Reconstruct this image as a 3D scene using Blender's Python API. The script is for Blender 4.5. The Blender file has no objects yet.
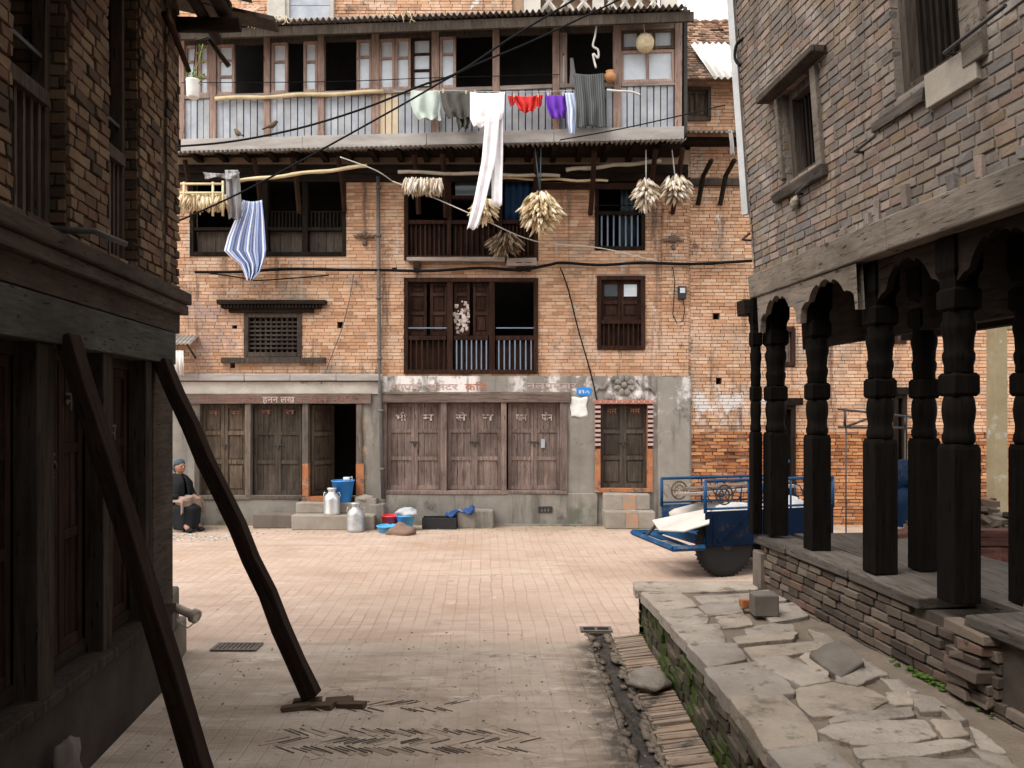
import bpy, bmesh, math, random
from mathutils import Vector, Matrix, noise
random.seed(7)
SC = bpy.context.scene
COL = SC.collection
rnd = random.uniform
F, H = 800.0, 2.1            # focal length in pixels of the photo, eye height in metres

# ------------------------------------------------------------------ materials
class NB:
    def __init__(s, name):
        s.m = bpy.data.materials.new(name); s.m.use_nodes = True
        s.t = s.m.node_tree; s.t.nodes.clear()
        s.out = s.n('ShaderNodeOutputMaterial'); s.b = s.n('ShaderNodeBsdfPrincipled')
        s.l(s.b.outputs[0], s.out.inputs[0])
        s.tc = s.n('ShaderNodeTexCoord').outputs['Object']
        s.geo = None
    def n(s, t, **k):
        x = s.t.nodes.new(t)
        for a, v in k.items(): setattr(x, a, v)
        return x
    def l(s, a, b): s.t.links.new(a, b)
    def val(s, sock, v):
        if hasattr(v, 'node'): s.l(v, sock)
        else: sock.default_value = v
    def mapc(s, scale):
        m = s.n('ShaderNodeMapping'); s.l(s.tc, m.inputs[0]); m.inputs['Scale'].default_value = scale
        return m.outputs[0]
    def noise(s, scale=4, detail=6, rough=.6, vec=None, dist=0):
        x = s.n('ShaderNodeTexNoise'); s.l(vec if vec else s.tc, x.inputs['Vector'])
        x.inputs['Scale'].default_value = scale; x.inputs['Detail'].default_value = detail
        x.inputs['Roughness'].default_value = rough; x.inputs['Distortion'].default_value = dist
        return x.outputs['Fac']
    def ramp(s, fac, stops, interp='LINEAR'):
        r = s.n('ShaderNodeValToRGB'); r.color_ramp.interpolation = interp
        e = r.color_ramp.elements
        while len(e) < len(stops): e.new(.5)
        for i, (p, c) in enumerate(stops):
            e[i].position = p; e[i].color = (*c, 1) if len(c) == 3 else c
        s.l(fac, r.inputs[0]); return r.outputs[0]
    def math(s, op, a, b=0, clamp=False):
        x = s.n('ShaderNodeMath', operation=op); x.use_clamp = clamp
        s.val(x.inputs[0], a); s.val(x.inputs[1], b); return x.outputs[0]
    def mix(s, fac, a, b, mode='MIX'):
        x = s.n('ShaderNodeMix', data_type='RGBA', blend_type=mode)
        s.val(x.inputs[0], fac)
        for i, v in ((6, a), (7, b)):
            if hasattr(v, 'node'): s.l(v, x.inputs[i])
            else: x.inputs[i].default_value = (*v, 1)
        return x.outputs[2]
    def smooth(s, v, lo, hi, t0=0, t1=1):
        x = s.n('ShaderNodeMapRange', interpolation_type='SMOOTHSTEP')
        s.val(x.inputs[0], v); x.inputs[1].default_value = lo; x.inputs[2].default_value = hi
        x.inputs[3].default_value = t0; x.inputs[4].default_value = t1
        return x.outputs[0]
    def xyz(s):
        x = s.n('ShaderNodeSeparateXYZ'); s.l(s.tc, x.inputs[0]); return x.outputs
    def island(s):
        if not s.geo: s.geo = s.n('ShaderNodeNewGeometry')
        return s.geo.outputs['Random Per Island']
    def bump(s, h, strength=.4, dist=.01):
        b = s.n('ShaderNodeBump'); b.inputs['Strength'].default_value = strength
        b.inputs['Distance'].default_value = dist; s.l(h, b.inputs['Height'])
        s.l(b.outputs[0], s.b.inputs['Normal'])
    def fin(s, col, rough=.85, spec=.25, metal=0):
        s.val(s.b.inputs['Base Color'], col if hasattr(col, 'node') else (*col, 1))
        s.val(s.b.inputs['Roughness'], rough); s.b.inputs['Metallic'].default_value = metal
        s.b.inputs['Specular IOR Level'].default_value = spec
        return s.m

def band(nb, sock, lo, hi, soft):
    a = nb.smooth(sock, lo - soft, lo + soft); b = nb.smooth(sock, hi - soft, hi + soft, 1, 0)
    return nb.math('MULTIPLY', a, b)

def spotted(nb, col, spots):
    # worn patches of plaster, lime and soot with an outline of their own
    for sp in spots:
        c, sc, lo, hi = sp[:4]; lim = sp[4] if len(sp) > 4 else {}
        f = nb.smooth(nb.noise(sc, 8, .68, nb.mapc(lim['S']) if 'S' in lim else None), lo, hi)
        for ax, (a, b, so) in [x for x in lim.items() if x[0] != 'S']:
            f = nb.math('MULTIPLY', f, band(nb, nb.xyz()['XYZ'.index(ax)], a, b, so))
        col = nb.mix(f, col, c)
    return col

def mat(name, stops, nscale=4, scale=(1, 1, 1), rough=.85, bump=.3, bscale=30, bdist=.008, istops=None, spots=(), spec=.06, metal=0, detail=7):
    nb = NB(name)
    v = nb.mapc(scale)
    nz = nb.noise(nscale, detail, .65, v)
    col = nb.ramp(nz, stops)
    if istops:
        k = len(istops)
        ic = nb.ramp(nb.island(), [(i / k, c) for i, c in enumerate(istops)], 'CONSTANT')
        col = nb.mix(1.0, ic, col, 'MULTIPLY')
    col = spotted(nb, col, spots)
    if bump: nb.bump(nb.noise(bscale, 5, .7, v), bump, bdist)
    return nb.fin(col, rough, spec, metal)

def wood(name, dark, light, axis='z', nscale=6, rough=.8, bump=.5, spots=()):
    s = {'x': (1.0, 14, 14), 'y': (14, 1.0, 14), 'z': (14, 14, 1.0)}[axis]
    mid = tuple((a + b) / 2 for a, b in zip(dark, light))
    nb = NB(name); v = nb.mapc(s)
    g = nb.noise(nscale * .35, 8, .7, v, .4)
    col = nb.ramp(g, [(.32, dark), (.5, mid), (.7, light)])
    big = nb.ramp(nb.noise(1.7, 4, .6), [(.3, (.62, .6, .58)), (.7, (1.15, 1.12, 1.1))])
    col = nb.mix(1.0, col, big, 'MULTIPLY')
    iv = nb.ramp(nb.island(), [(0, (.72, .72, .72)), (1, (1.2, 1.17, 1.15))])
    col = nb.mix(1.0, col, iv, 'MULTIPLY')
    cr = nb.smooth(nb.noise(nscale * .8, 3, .5, v, .2), .33, .36)       # drying cracks along the grain
    col = nb.mix(cr, tuple(x * .35 for x in dark), col)
    col = spotted(nb, col, spots)
    nb.bump(g, bump, .006)
    return nb.fin(col, rough, .05)

def plain(name, c, rough=.5, var=.25, nscale=6, bump=.1, bscale=40, metal=0, spec=.4):
    return mat(name, [(.25, tuple(x * (1 - var) for x in c)), (.75, tuple(min(1, x * (1 + var)) for x in c))], nscale, rough=rough, bump=bump, bscale=bscale, metal=metal, spec=spec)

M = {}
g1 = [(.2, (.72, .70, .68)), (.5, (1, 1, 1)), (.8, (1.15, 1.12, 1.08))]
M['brick_face'] = mat('tan_facade_brick', g1, 1.6, rough=.9, bump=.5, bscale=60,
    istops=[(.55, .325, .20), (.58, .365, .235), (.50, .28, .165), (.56, .345, .215), (.60, .41, .28), (.52, .30, .185), (.41, .235, .145)],
    spots=[((.36, .27, .20), 1.1, .50, .66), ((.58, .42, .32), .8, .50, .68), ((.62, .56, .50), 2.2, .63, .68), ((.16, .105, .075), 1.7, .57, .70), ((.15, .10, .075), 1.0, .53, .68, {'S': (3.2, 3.2, .30)}), ((.50, .42, .35), 1.0, .58, .68, {'S': (4.1, 4.1, .35)}),
           ((.60, .55, .52), 2.4, .50, .58, {'X': (3.2, 4.7, .25), 'Z': (1.85, 2.5, .2)}),
           ((.34, .24, .21), 1.2, .46, .6, {'X': (-6.3, -4.9, .2), 'Z': (2.7, 4.2, .3)})])
M['mortar_face'] = mat('facade_mortar', [(.3, (.29, .19, .125)), (.7, (.44, .31, .21))], 3, bump=.4,
    spots=[((.60, .55, .52), 2.4, .50, .58, {'X': (3.2, 4.7, .25), 'Z': (1.85, 2.5, .2)})])
M['brick_rough'] = mat('eroded_orange_brick', g1, 2, rough=.95, bump=.6, bscale=50,
    istops=[(.42, .19, .085), (.34, .14, .06), (.48, .25, .12), (.25, .11, .06), (.40, .20, .11)],
    spots=[((.5, .45, .4), 2.2, .62, .70)])
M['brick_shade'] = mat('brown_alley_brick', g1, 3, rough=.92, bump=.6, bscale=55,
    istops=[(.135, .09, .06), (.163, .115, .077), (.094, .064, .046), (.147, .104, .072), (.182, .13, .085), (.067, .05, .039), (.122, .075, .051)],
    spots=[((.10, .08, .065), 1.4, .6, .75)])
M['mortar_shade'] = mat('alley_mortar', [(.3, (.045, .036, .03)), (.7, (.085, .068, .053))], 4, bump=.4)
M['brick_pale'] = mat('greyish_arcade_brick', g1, 2.4, rough=.92, bump=.6, bscale=55,
    istops=[(.175, .142, .121), (.205, .166, .138), (.145, .12, .105), (.197, .144, .10), (.25, .19, .16), (.15, .135, .125), (.205, .145, .118), (.215, .18, .15), (.18, .145, .11)],
    spots=[((.30, .265, .24), 1.3, .52, .7), ((.11, .09, .075), 1.0, .52, .68, {'S': (3, 3, .35)}), ((.12, .10, .085), 1.9, .64, .72), ((.22, .24, .26), 1.6, .66, .7)])
M['mortar_pale'] = mat('arcade_mortar', [(.3, (.155, .131, .112)), (.7, (.24, .206, .178))], 5, bump=.5)
M['plinth_brick'] = mat('worn_plinth_brick', g1, 3, rough=.95, bump=.7, bscale=45,
    istops=[(.10, .077, .061), (.128, .10, .078), (.082, .063, .052), (.121, .079, .06), (.146, .114, .09), (.068, .054, .044)],
    spots=[((.07, .10, .03), 2.4, .64, .72), ((.08, .065, .055), 1.5, .58, .7)])
M['moss_brick'] = mat('mossy_kerb_brick', g1, 3, rough=.95, bump=.7, bscale=45,
    istops=[(.12, .095, .075), (.09, .073, .06), (.145, .115, .09), (.07, .058, .05)],
    spots=[((.055, .075, .022), 1.9, .42, .58), ((.03, .027, .024), 1.5, .55, .68)])
M['cement'] = mat('stained_cement_render', [(.25, (.155, .138, .12)), (.5, (.24, .218, .19)), (.75, (.32, .295, .26))], 1.3, rough=.9, bump=.35, bscale=22,
    spots=[((.60, .56, .54), 2.3, .50, .60, {'X': (1.5, 3.3, .2), 'Z': (1.75, 2.9, .2)}), ((.72, .68, .65), 1.7, .42, .50, {'X': (-2.4, -.62, .1), 'Z': (2.37, 2.85, .04)}),
           ((.66, .61, .58), 1.7, .47, .56, {'X': (.0, 1.5, .15), 'Z': (2.37, 2.85, .04)}),
           ((.13, .135, .10), 1.4, .50, .66, {'X': (-9, 3.4, .1), 'Z': (-.2, .42, .18)}),
           ((.11, .10, .09), 1.8, .58, .72), ((.13, .12, .105), 1.0, .50, .68, {'S': (3.4, 3.4, .4)}), ((.46, .30, .18), 1.9, .5, .66, {'X': (-2.9, -2.3, .1), 'Z': (.5, 1.9, .2)})])
M['white_plaster'] = mat('dirty_white_plaster', [(.25, (.33, .30, .26)), (.6, (.52, .485, .43))], 2.5, rough=.9, bump=.3,
    spots=[((.30, .22, .16), 2.8, .62, .68), ((.2, .18, .16), 1.6, .66, .74)])
M['dark_cement'] = mat('dark_cement_plinth', [(.25, (.022, .018, .0155)), (.7, (.055, .046, .039))], 2.2, rough=.9, bump=.4)
M['cornice'] = wood('grey_cornice_wood', (.038, .031, .026), (.09, .076, .063), 'y', bump=.4)
M['lintel_green'] = wood('faded_green_grey_lintel', (.045, .047, .042), (.09, .092, .083), 'y', bump=.4)
M['wood_dark_z'] = wood('soot_dark_wood', (.010, .008, .0065), (.03, .023, .018), 'z')
M['wood_dark_x'] = wood('soot_dark_timber', (.012, .009, .0075), (.036, .027, .021), 'x')
M['wood_dark_y'] = wood('soot_dark_joist', (.012, .009, .0075), (.036, .027, .021), 'y')
M['wood_prop'] = wood('prop_beam_wood', (.014, .009, .007), (.042, .028, .021), 'z', bump=.7)
M['wood_post'] = wood('weathered_post_wood', (.042, .034, .029), (.105, .088, .074), 'z')
M['wood_red_z'] = wood('red_brown_window_wood', (.020, .0105, .008), (.058, .031, .023), 'z')
M['wood_red_x'] = wood('red_brown_window_rail', (.020, .0105, .008), (.058, .031, .023), 'x')
M['wood_old_z'] = wood('old_brown_door_wood', (.058, .043, .032), (.165, .13, .098), 'z')
M['wood_old_dark'] = wood('blackened_door_wood', (.038, .032, .027), (.105, .088, .072), 'z')
M['wood_pink_z'] = wood('pinkish_shop_door_wood', (.118, .09, .08), (.285, .22, .198), 'z')
M['wood_pink_x'] = wood('pinkish_shop_lintel', (.11, .083, .071), (.26, .198, .172), 'x')
M['wood_frame_z'] = wood('grey_door_post', (.09, .075, .063), (.215, .183, .157), 'z')
M['wood_frame_x'] = wood('grey_door_lintel', (.11, .085, .07), (.25, .20, .17), 'x')
M['wood_gal_z'] = wood('pinkish_gallery_post', (.24, .16, .13), (.46, .34, .29), 'z')
M['wood_gal_x'] = wood('grey_gallery_rail', (.22, .18, .16), (.42, .36, .32), 'x')
M['wood_beam'] = wood('pale_arcade_beam', (.115, .098, .082), (.235, .203, .172), 'y', bump=.8, spots=[((.05, .04, .035), 2.5, .63, .7)])
M['wood_deck'] = wood('grey_deck_board', (.05, .044, .039), (.12, .106, .094), 'y')
M['bamboo'] = plain('pale_bamboo', (.56, .45, .27), .55, .2, 5)
M['bamboo_grey'] = plain('grey_bamboo', (.36, .31, .24), .6, .25, 5)
M['orange_paint'] = mat('worn_orange_paint', [(.3, (.30, .115, .055)), (.7, (.43, .185, .09))], 7, spots=[((.14, .10, .08), 5, .54, .62), ((.30, .25, .2), 9, .58, .63)])
M['red_paint'] = mat('faded_red_paint', [(.3, (.30, .09, .06)), (.7, (.48, .22, .16))], 12)
M['pink_paint'] = mat('faded_pink_paint', [(.3, (.40, .27, .25)), (.7, (.52, .38, .35))], 12)
M['white_paint'] = mat('chalky_white_paint', [(.40, (.19, .13, .11)), (.56, (.56, .48, .44))], 16)
M['orange_faint'] = mat('trodden_orange_streak', [(.42, (.28, .24, .20)), (.60, (.44, .22, .12))], 9)
M['sheet_blue'] = mat('pale_blue_board', [(.25, (.23, .25, .285)), (.7, (.42, .44, .47))], 3, rough=.6, bump=.1, istops=[(1, 1, 1), (.9, .9, .9), (1.05, 1.05, 1.05), (.97, .95, .92)],
    spots=[((.35, .25, .17), 1.4, .64, .72)])
M['sheet_tan'] = mat('tan_board', [(.25, (.46, .36, .24)), (.7, (.62, .52, .38))], 3, rough=.7, bump=.1)
M['fascia'] = mat('grey_fascia_board', [(.25, (.24, .215, .20)), (.7, (.42, .39, .36))], 3, scale=(.5, 3, 3), rough=.8)
M['zinc'] = mat('old_corrugated_iron', [(.25, (.17, .15, .135)), (.7, (.36, .33, .30))], 4, rough=.55, bump=.1, metal=.2)
M['zinc_white'] = mat('pale_corrugated_iron', [(.25, (.60, .58, .54)), (.7, (.82, .80, .76))], 3, rough=.5, bump=.1)
M['zinc_rust'] = mat('rusty_corrugated_iron', [(.25, (.36, .19, .12)), (.7, (.55, .38, .29))], 3, rough=.7, bump=.1)
M['tile'] = mat('mossy_roof_tile', g1, 3, rough=.95, istops=[(.36, .22, .15), (.28, .17, .12), (.42, .28, .2), (.22, .15, .11)], spots=[((.46, .38, .24), 2, .56, .66)])
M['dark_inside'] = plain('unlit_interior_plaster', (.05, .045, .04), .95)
M['glass'] = plain('pale_window_pane', (.52, .56, .60), .25, .15, 5, .02, spec=.6)  # opaque pane in an even pale blue-grey
M['glass_dark'] = plain('dark_window_pane', (.055, .065, .075), .2, .2, 4, .02, spec=.6)
M['iron'] = plain('dark_iron', (.035, .033, .032), .6, .3)
M['iron_blue'] = plain('blue_grey_iron_bar', (.16, .21, .28), .5, .2)
M['cable'] = plain('black_cable', (.008, .008, .009), .8, spec=.1)
M['wire_pale'] = plain('pale_clothes_line', (.5, .48, .44), .7)
M['pipe'] = plain('dull_drainpipe', (.11, .10, .095), .6)
M['pipe_pale'] = mat('pale_rain_pipe', [(.25, (.34, .34, .34)), (.7, (.56, .56, .56))], 3)
M['ceramic'] = plain('glazed_white', (.75, .74, .70), .35)
M['stone'] = mat('worn_flagstone', [(.2, (.20, .168, .138)), (.5, (.305, .262, .22)), (.8, (.39, .34, .29))], 3.2, rough=.9, bump=.9, bscale=18, bdist=.02,
    istops=[(1, 1, 1), (.86, .86, .88), (1.1, 1.08, 1.05), (.95, .92, .88), (.8, .8, .8)], spots=[((.13, .11, .09), 2.2, .56, .68), ((.16, .13, .10), 7, .58, .66), ((.10, .115, .06), 1.6, .62, .72)])
M['stone_dark'] = mat('dark_stone', [(.2, (.085, .072, .062)), (.8, (.19, .165, .14))], 3, rough=.9, bump=.5, bscale=20)
M['stone_step'] = mat('worn_step_stone', [(.2, (.20, .17, .14)), (.8, (.36, .32, .27))], 3, rough=.9, bump=.5, bscale=20,
    spots=[((.10, .10, .08), 2, .6, .7)])
M['blue_plastic'] = plain('bright_blue_plastic', (.03, .24, .66), .35, .12, 4, .03, spec=.5)
M['sky_plastic'] = plain('sky_blue_plastic', (.08, .36, .66), .35, .12, 4, .03, spec=.5)
M['red_plastic'] = plain('red_plastic', (.52, .03, .035), .35, .15, 4, .03, spec=.5)
M['black_plastic'] = plain('black_plastic', (.018, .018, .02), .45)
M['tin'] = plain('milk_can_aluminium', (.62, .62, .61), .42, .15, 6, .1, metal=.75)
M['tin_dull'] = mat('dented_milk_can_aluminium', [(.25, (.28, .28, .28)), (.7, (.56, .56, .55))], 8, rough=.5, bump=.25, metal=.6)
M['cart_blue'] = mat('chipped_blue_cart_paint', [(.3, (.010, .044, .11)), (.7, (.02, .08, .18))], 3, rough=.6, bump=.1, spots=[((.09, .05, .03), 7, .58, .66), ((.16, .14, .12), 3, .56, .72)])
M['cart_navy'] = mat('dark_blue_cart_panel', [(.3, (.003, .009, .024)), (.7, (.005, .015, .038))], 3, rough=.6, bump=.1, spots=[((.04, .032, .028), 4, .55, .68)])
M['rubber'] = plain('black_rubber', (.010, .010, .010), .8)
M['board_pale'] = mat('pale_cement_board', [(.25, (.36, .325, .29)), (.7, (.56, .52, .47))], 2.5, rough=.85)
M['sack'] = mat('white_sack_weave', [(.25, (.30, .285, .27)), (.7, (.52, .50, .48))], 4, rough=.8, bump=.5, bscale=12, bdist=.03)
M['corn'] = mat('dry_corn_husk', [(.3, (.8, .8, .8)), (.7, (1.1, 1.1, 1.1))], 30, istops=[(.66, .53, .34), (.76, .65, .45), (.54, .41, .24), (.70, .57, .37), (.84, .75, .57), (.42, .30, .17)], rough=.8)
M['husk_pale'] = mat('pale_dry_garlic_skin', [(.3, (.8, .8, .8)), (.7, (1.1, 1.1, 1.1))], 30, istops=[(.62, .55, .46), (.52, .44, .34), (.72, .66, .58), (.34, .25, .16), (.48, .38, .25)], rough=.8)
M['husk_brown'] = mat('brown_dry_stalks', [(.3, (.8, .8, .8)), (.7, (1.1, 1.1, 1.1))], 30, istops=[(.20, .14, .09), (.30, .23, .16), (.13, .09, .06), (.40, .32, .22)], rough=.9)
M['straw'] = mat('dry_straw', [(.3, (.42, .34, .2)), (.7, (.66, .56, .38))], 20)
M['leaf'] = mat('fresh_leaf', [(.3, (.10, .22, .03)), (.7, (.24, .36, .06))], 20, rough=.5)
M['skin'] = plain('weathered_skin', (.30, .15, .095), .6, .12)
M['hair'] = plain('grey_black_hair', (.05, .05, .055), .8)
M['moss'] = mat('damp_moss', [(.3, (.03, .055, .012)), (.7, (.09, .14, .03))], 25, rough=.95, bump=.8)
def fabric(name, c, var=.18, stripe=None):
    nb = NB(name)
    col = nb.ramp(nb.noise(3, 4, .6), [(.25, tuple(x * (1 - var) for x in c)), (.75, tuple(min(.95, x * (1 + var)) for x in c))])
    if stripe:
        uv = nb.n('ShaderNodeUVMap'); sp = nb.n('ShaderNodeSeparateXYZ'); nb.l(uv.outputs[0], sp.inputs[0])
        w = nb.math('SINE', nb.math('MULTIPLY', sp.outputs[0], stripe[1] * 6.2832))
        col = nb.mix(nb.smooth(w, stripe[2], stripe[2] + .35), col, stripe[0])
    nb.bump(nb.noise(220, 2, .6), .2, .003)
    return nb.fin(col, .9, .15)
for k, c, st in (('cloth_mint', (.46, .52, .47), None), ('cloth_olive', (.085, .08, .07), None), ('cloth_white', (.80, .77, .78), None), ('cloth_red', (.55, .04, .035), None),
              ('cloth_purple', (.16, .05, .42), None), ('cloth_paleblue', (.36, .42, .58), ((.66, .70, .78), 3, 0)), ('cloth_charcoal', (.065, .07, .07), ((.13, .135, .135), 14, .2)),
              ('cloth_grey', (.30, .29, .29), ((.22, .21, .22), 9, .2)), ('cloth_stripe', (.22, .32, .62), ((.72, .74, .80), 13, -.3)), ('cloth_black', (.014, .015, .017), None), ('cloth_beige', (.26, .19, .155), None),
              ('cloth_teal', (.06, .085, .10), None), ('cloth_brown', (.20, .13, .10), None), ('cloth_bluewash', (.03, .07, .20), None), ('cloth_bluedim', (.02, .05, .11), None), ('cloth_curtain', (.36, .34, .33), None), ('cloth_bag', (.40, .40, .43), None)):
    M[k] = fabric(k.replace('cloth_', '') + '_cloth', c, stripe=st)

def ground_mat():
    nb = NB('dusty_brick_paving')
    x, y, z = nb.xyz()
    wob = nb.noise(1.3, 5, .6)
    # courtyard: dusty peach bricks
    bv = nb.n('ShaderNodeMapping'); nb.l(nb.tc, bv.inputs[0]); bv.inputs['Rotation'].default_value = (0, 0, math.radians(88))
    bt = nb.n('ShaderNodeTexBrick'); wa = nb.n('ShaderNodeMix', data_type='VECTOR'); wn = nb.n('ShaderNodeTexNoise'); nb.l(nb.tc, wn.inputs['Vector']); wn.inputs['Scale'].default_value = 1.1; wn.inputs['Detail'].default_value = 5
    wa.inputs[0].default_value = .07; nb.l(bv.outputs[0], wa.inputs[4]); nb.l(wn.outputs['Color'], wa.inputs[5]); nb.l(wa.outputs[1], bt.inputs[0])
    bt.inputs['Scale'].default_value = 1; bt.inputs['Brick Width'].default_value = .235; bt.inputs['Row Height'].default_value = .122
    bt.inputs['Mortar Size'].default_value = .008; bt.inputs['Mortar Smooth'].default_value = .6; bt.inputs['Bias'].default_value = 0
    bt.inputs['Color1'].default_value = (.42, .305, .24, 1); bt.inputs['Color2'].default_value = (.49, .365, .29, 1); bt.inputs['Mortar'].default_value = (.31, .22, .17, 1)
    dust = nb.ramp(nb.noise(2.2, 8, .7), [(.3, (.39, .29, .23)), (.5, (.465, .355, .285)), (.7, (.53, .425, .355))])
    yard = nb.mix(nb.smooth(nb.noise(.9, 8, .72), .30, .66), bt.outputs['Color'], dust)
    yard = nb.mix(nb.smooth(nb.noise(1.6, 7, .7, nb.mapc((.5, 2.6, 1))), .48, .68), yard, (.37, .275, .22))
    yard = nb.mix(nb.smooth(nb.noise(1.9, 7, .7, nb.mapc((.6, 2.2, 1))), .56, .70), yard, (.56, .44, .375))
    yard = nb.mix(nb.smooth(nb.noise(.55, 8, .75), .46, .68), yard, (.36, .25, .185))
    yard = nb.mix(nb.smooth(nb.noise(3.1, 8, .75), .60, .70), yard, (.27, .195, .145))
    yard = nb.mix(nb.smooth(nb.noise(3.5, 8, .7), .64, .74), yard, (.66, .58, .50))
    # damp dirty strip along the foot of the house
    foot = nb.math('MULTIPLY', nb.smooth(nb.math('ADD', y, nb.math('MULTIPLY', wob, 1.4)), 14.3, 15.0), nb.smooth(nb.noise(2.0, 7, .7), .34, .6))
    yard = nb.mix(foot, yard, (.30, .235, .165))
    # alley: brick under trodden grey dirt
    av = nb.n('ShaderNodeMapping'); nb.l(nb.tc, av.inputs[0]); av.inputs['Rotation'].default_value = (0, 0, math.radians(40))
    at = nb.n('ShaderNodeTexBrick'); nb.l(av.outputs[0], at.inputs[0])
    at.inputs['Scale'].default_value = 1; at.inputs['Brick Width'].default_value = .21; at.inputs['Row Height'].default_value = .065
    at.inputs['Mortar Size'].default_value = .006; at.inputs['Mortar Smooth'].default_value = .5
    at.inputs['Color1'].default_value = (.36, .28, .22, 1); at.inputs['Color2'].default_value = (.41, .325, .265, 1); at.inputs['Mortar'].default_value = (.31, .235, .185, 1)
    dirt = nb.ramp(nb.noise(1.6, 9, .72), [(.28, (.29, .232, .182)), (.5, (.39, .318, .255)), (.74, (.48, .40, .33))])
    al = nb.mix(nb.smooth(nb.noise(1.1, 7, .7), .22, .46), at.outputs['Color'], dirt)
    al = nb.mix(nb.smooth(nb.noise(1.5, 8, .72, nb.mapc((.45, 2.4, 1))), .47, .64), al, (.29, .225, .175))
    al = nb.mix(nb.smooth(nb.noise(1.8, 8, .72, nb.mapc((.6, 2.0, 1))), .54, .68), al, (.50, .42, .36))
    al = nb.mix(nb.smooth(nb.noise(2.3, 8, .75), .58, .70), al, (.19, .145, .115))
    # wet dark verge beside the gutter
    gx = nb.math('ADD', x, nb.math('MULTIPLY', wob, .5))
    al = nb.mix(nb.math('MULTIPLY', nb.smooth(gx, .62, .95), nb.smooth(nb.noise(5, 6, .7), .3, .6)), al, (.085, .07, .058))
    e = nb.smooth(nb.math('ADD', y, nb.math('MULTIPLY', nb.noise(1.8, 8, .75), .9)), 7.5, 7.85)
    col = nb.mix(e, al, yard)
    hgt = nb.math('ADD', nb.math('MULTIPLY', nb.noise(26, 8, .75), .55), nb.math('MULTIPLY', nb.noise(2.4, 5, .6), 1.6))
    hgt = nb.math('SUBTRACT', hgt, nb.math('MULTIPLY', bt.outputs['Fac'], .3))
    nb.bump(hgt, .55, .03)
    return nb.fin(col, .95, .05)
M['ground'] = ground_mat()
M['earth'] = mat('packed_earth', [(.25, (.11, .087, .067)), (.7, (.215, .173, .136))], 3, rough=.95, bump=.7, bscale=25, bdist=.02, spots=[((.06, .08, .025), 2.5, .64, .72)])
M['mud'] = mat('wet_black_mud', [(.3, (.016, .013, .011)), (.7, (.07, .058, .047))], 9, rough=.3, bump=1.0, bscale=22, bdist=.02, spec=.5)
M['timber_red'] = wood('dark_red_timber', (.07, .03, .024), (.17, .085, .07), 'x')

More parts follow.
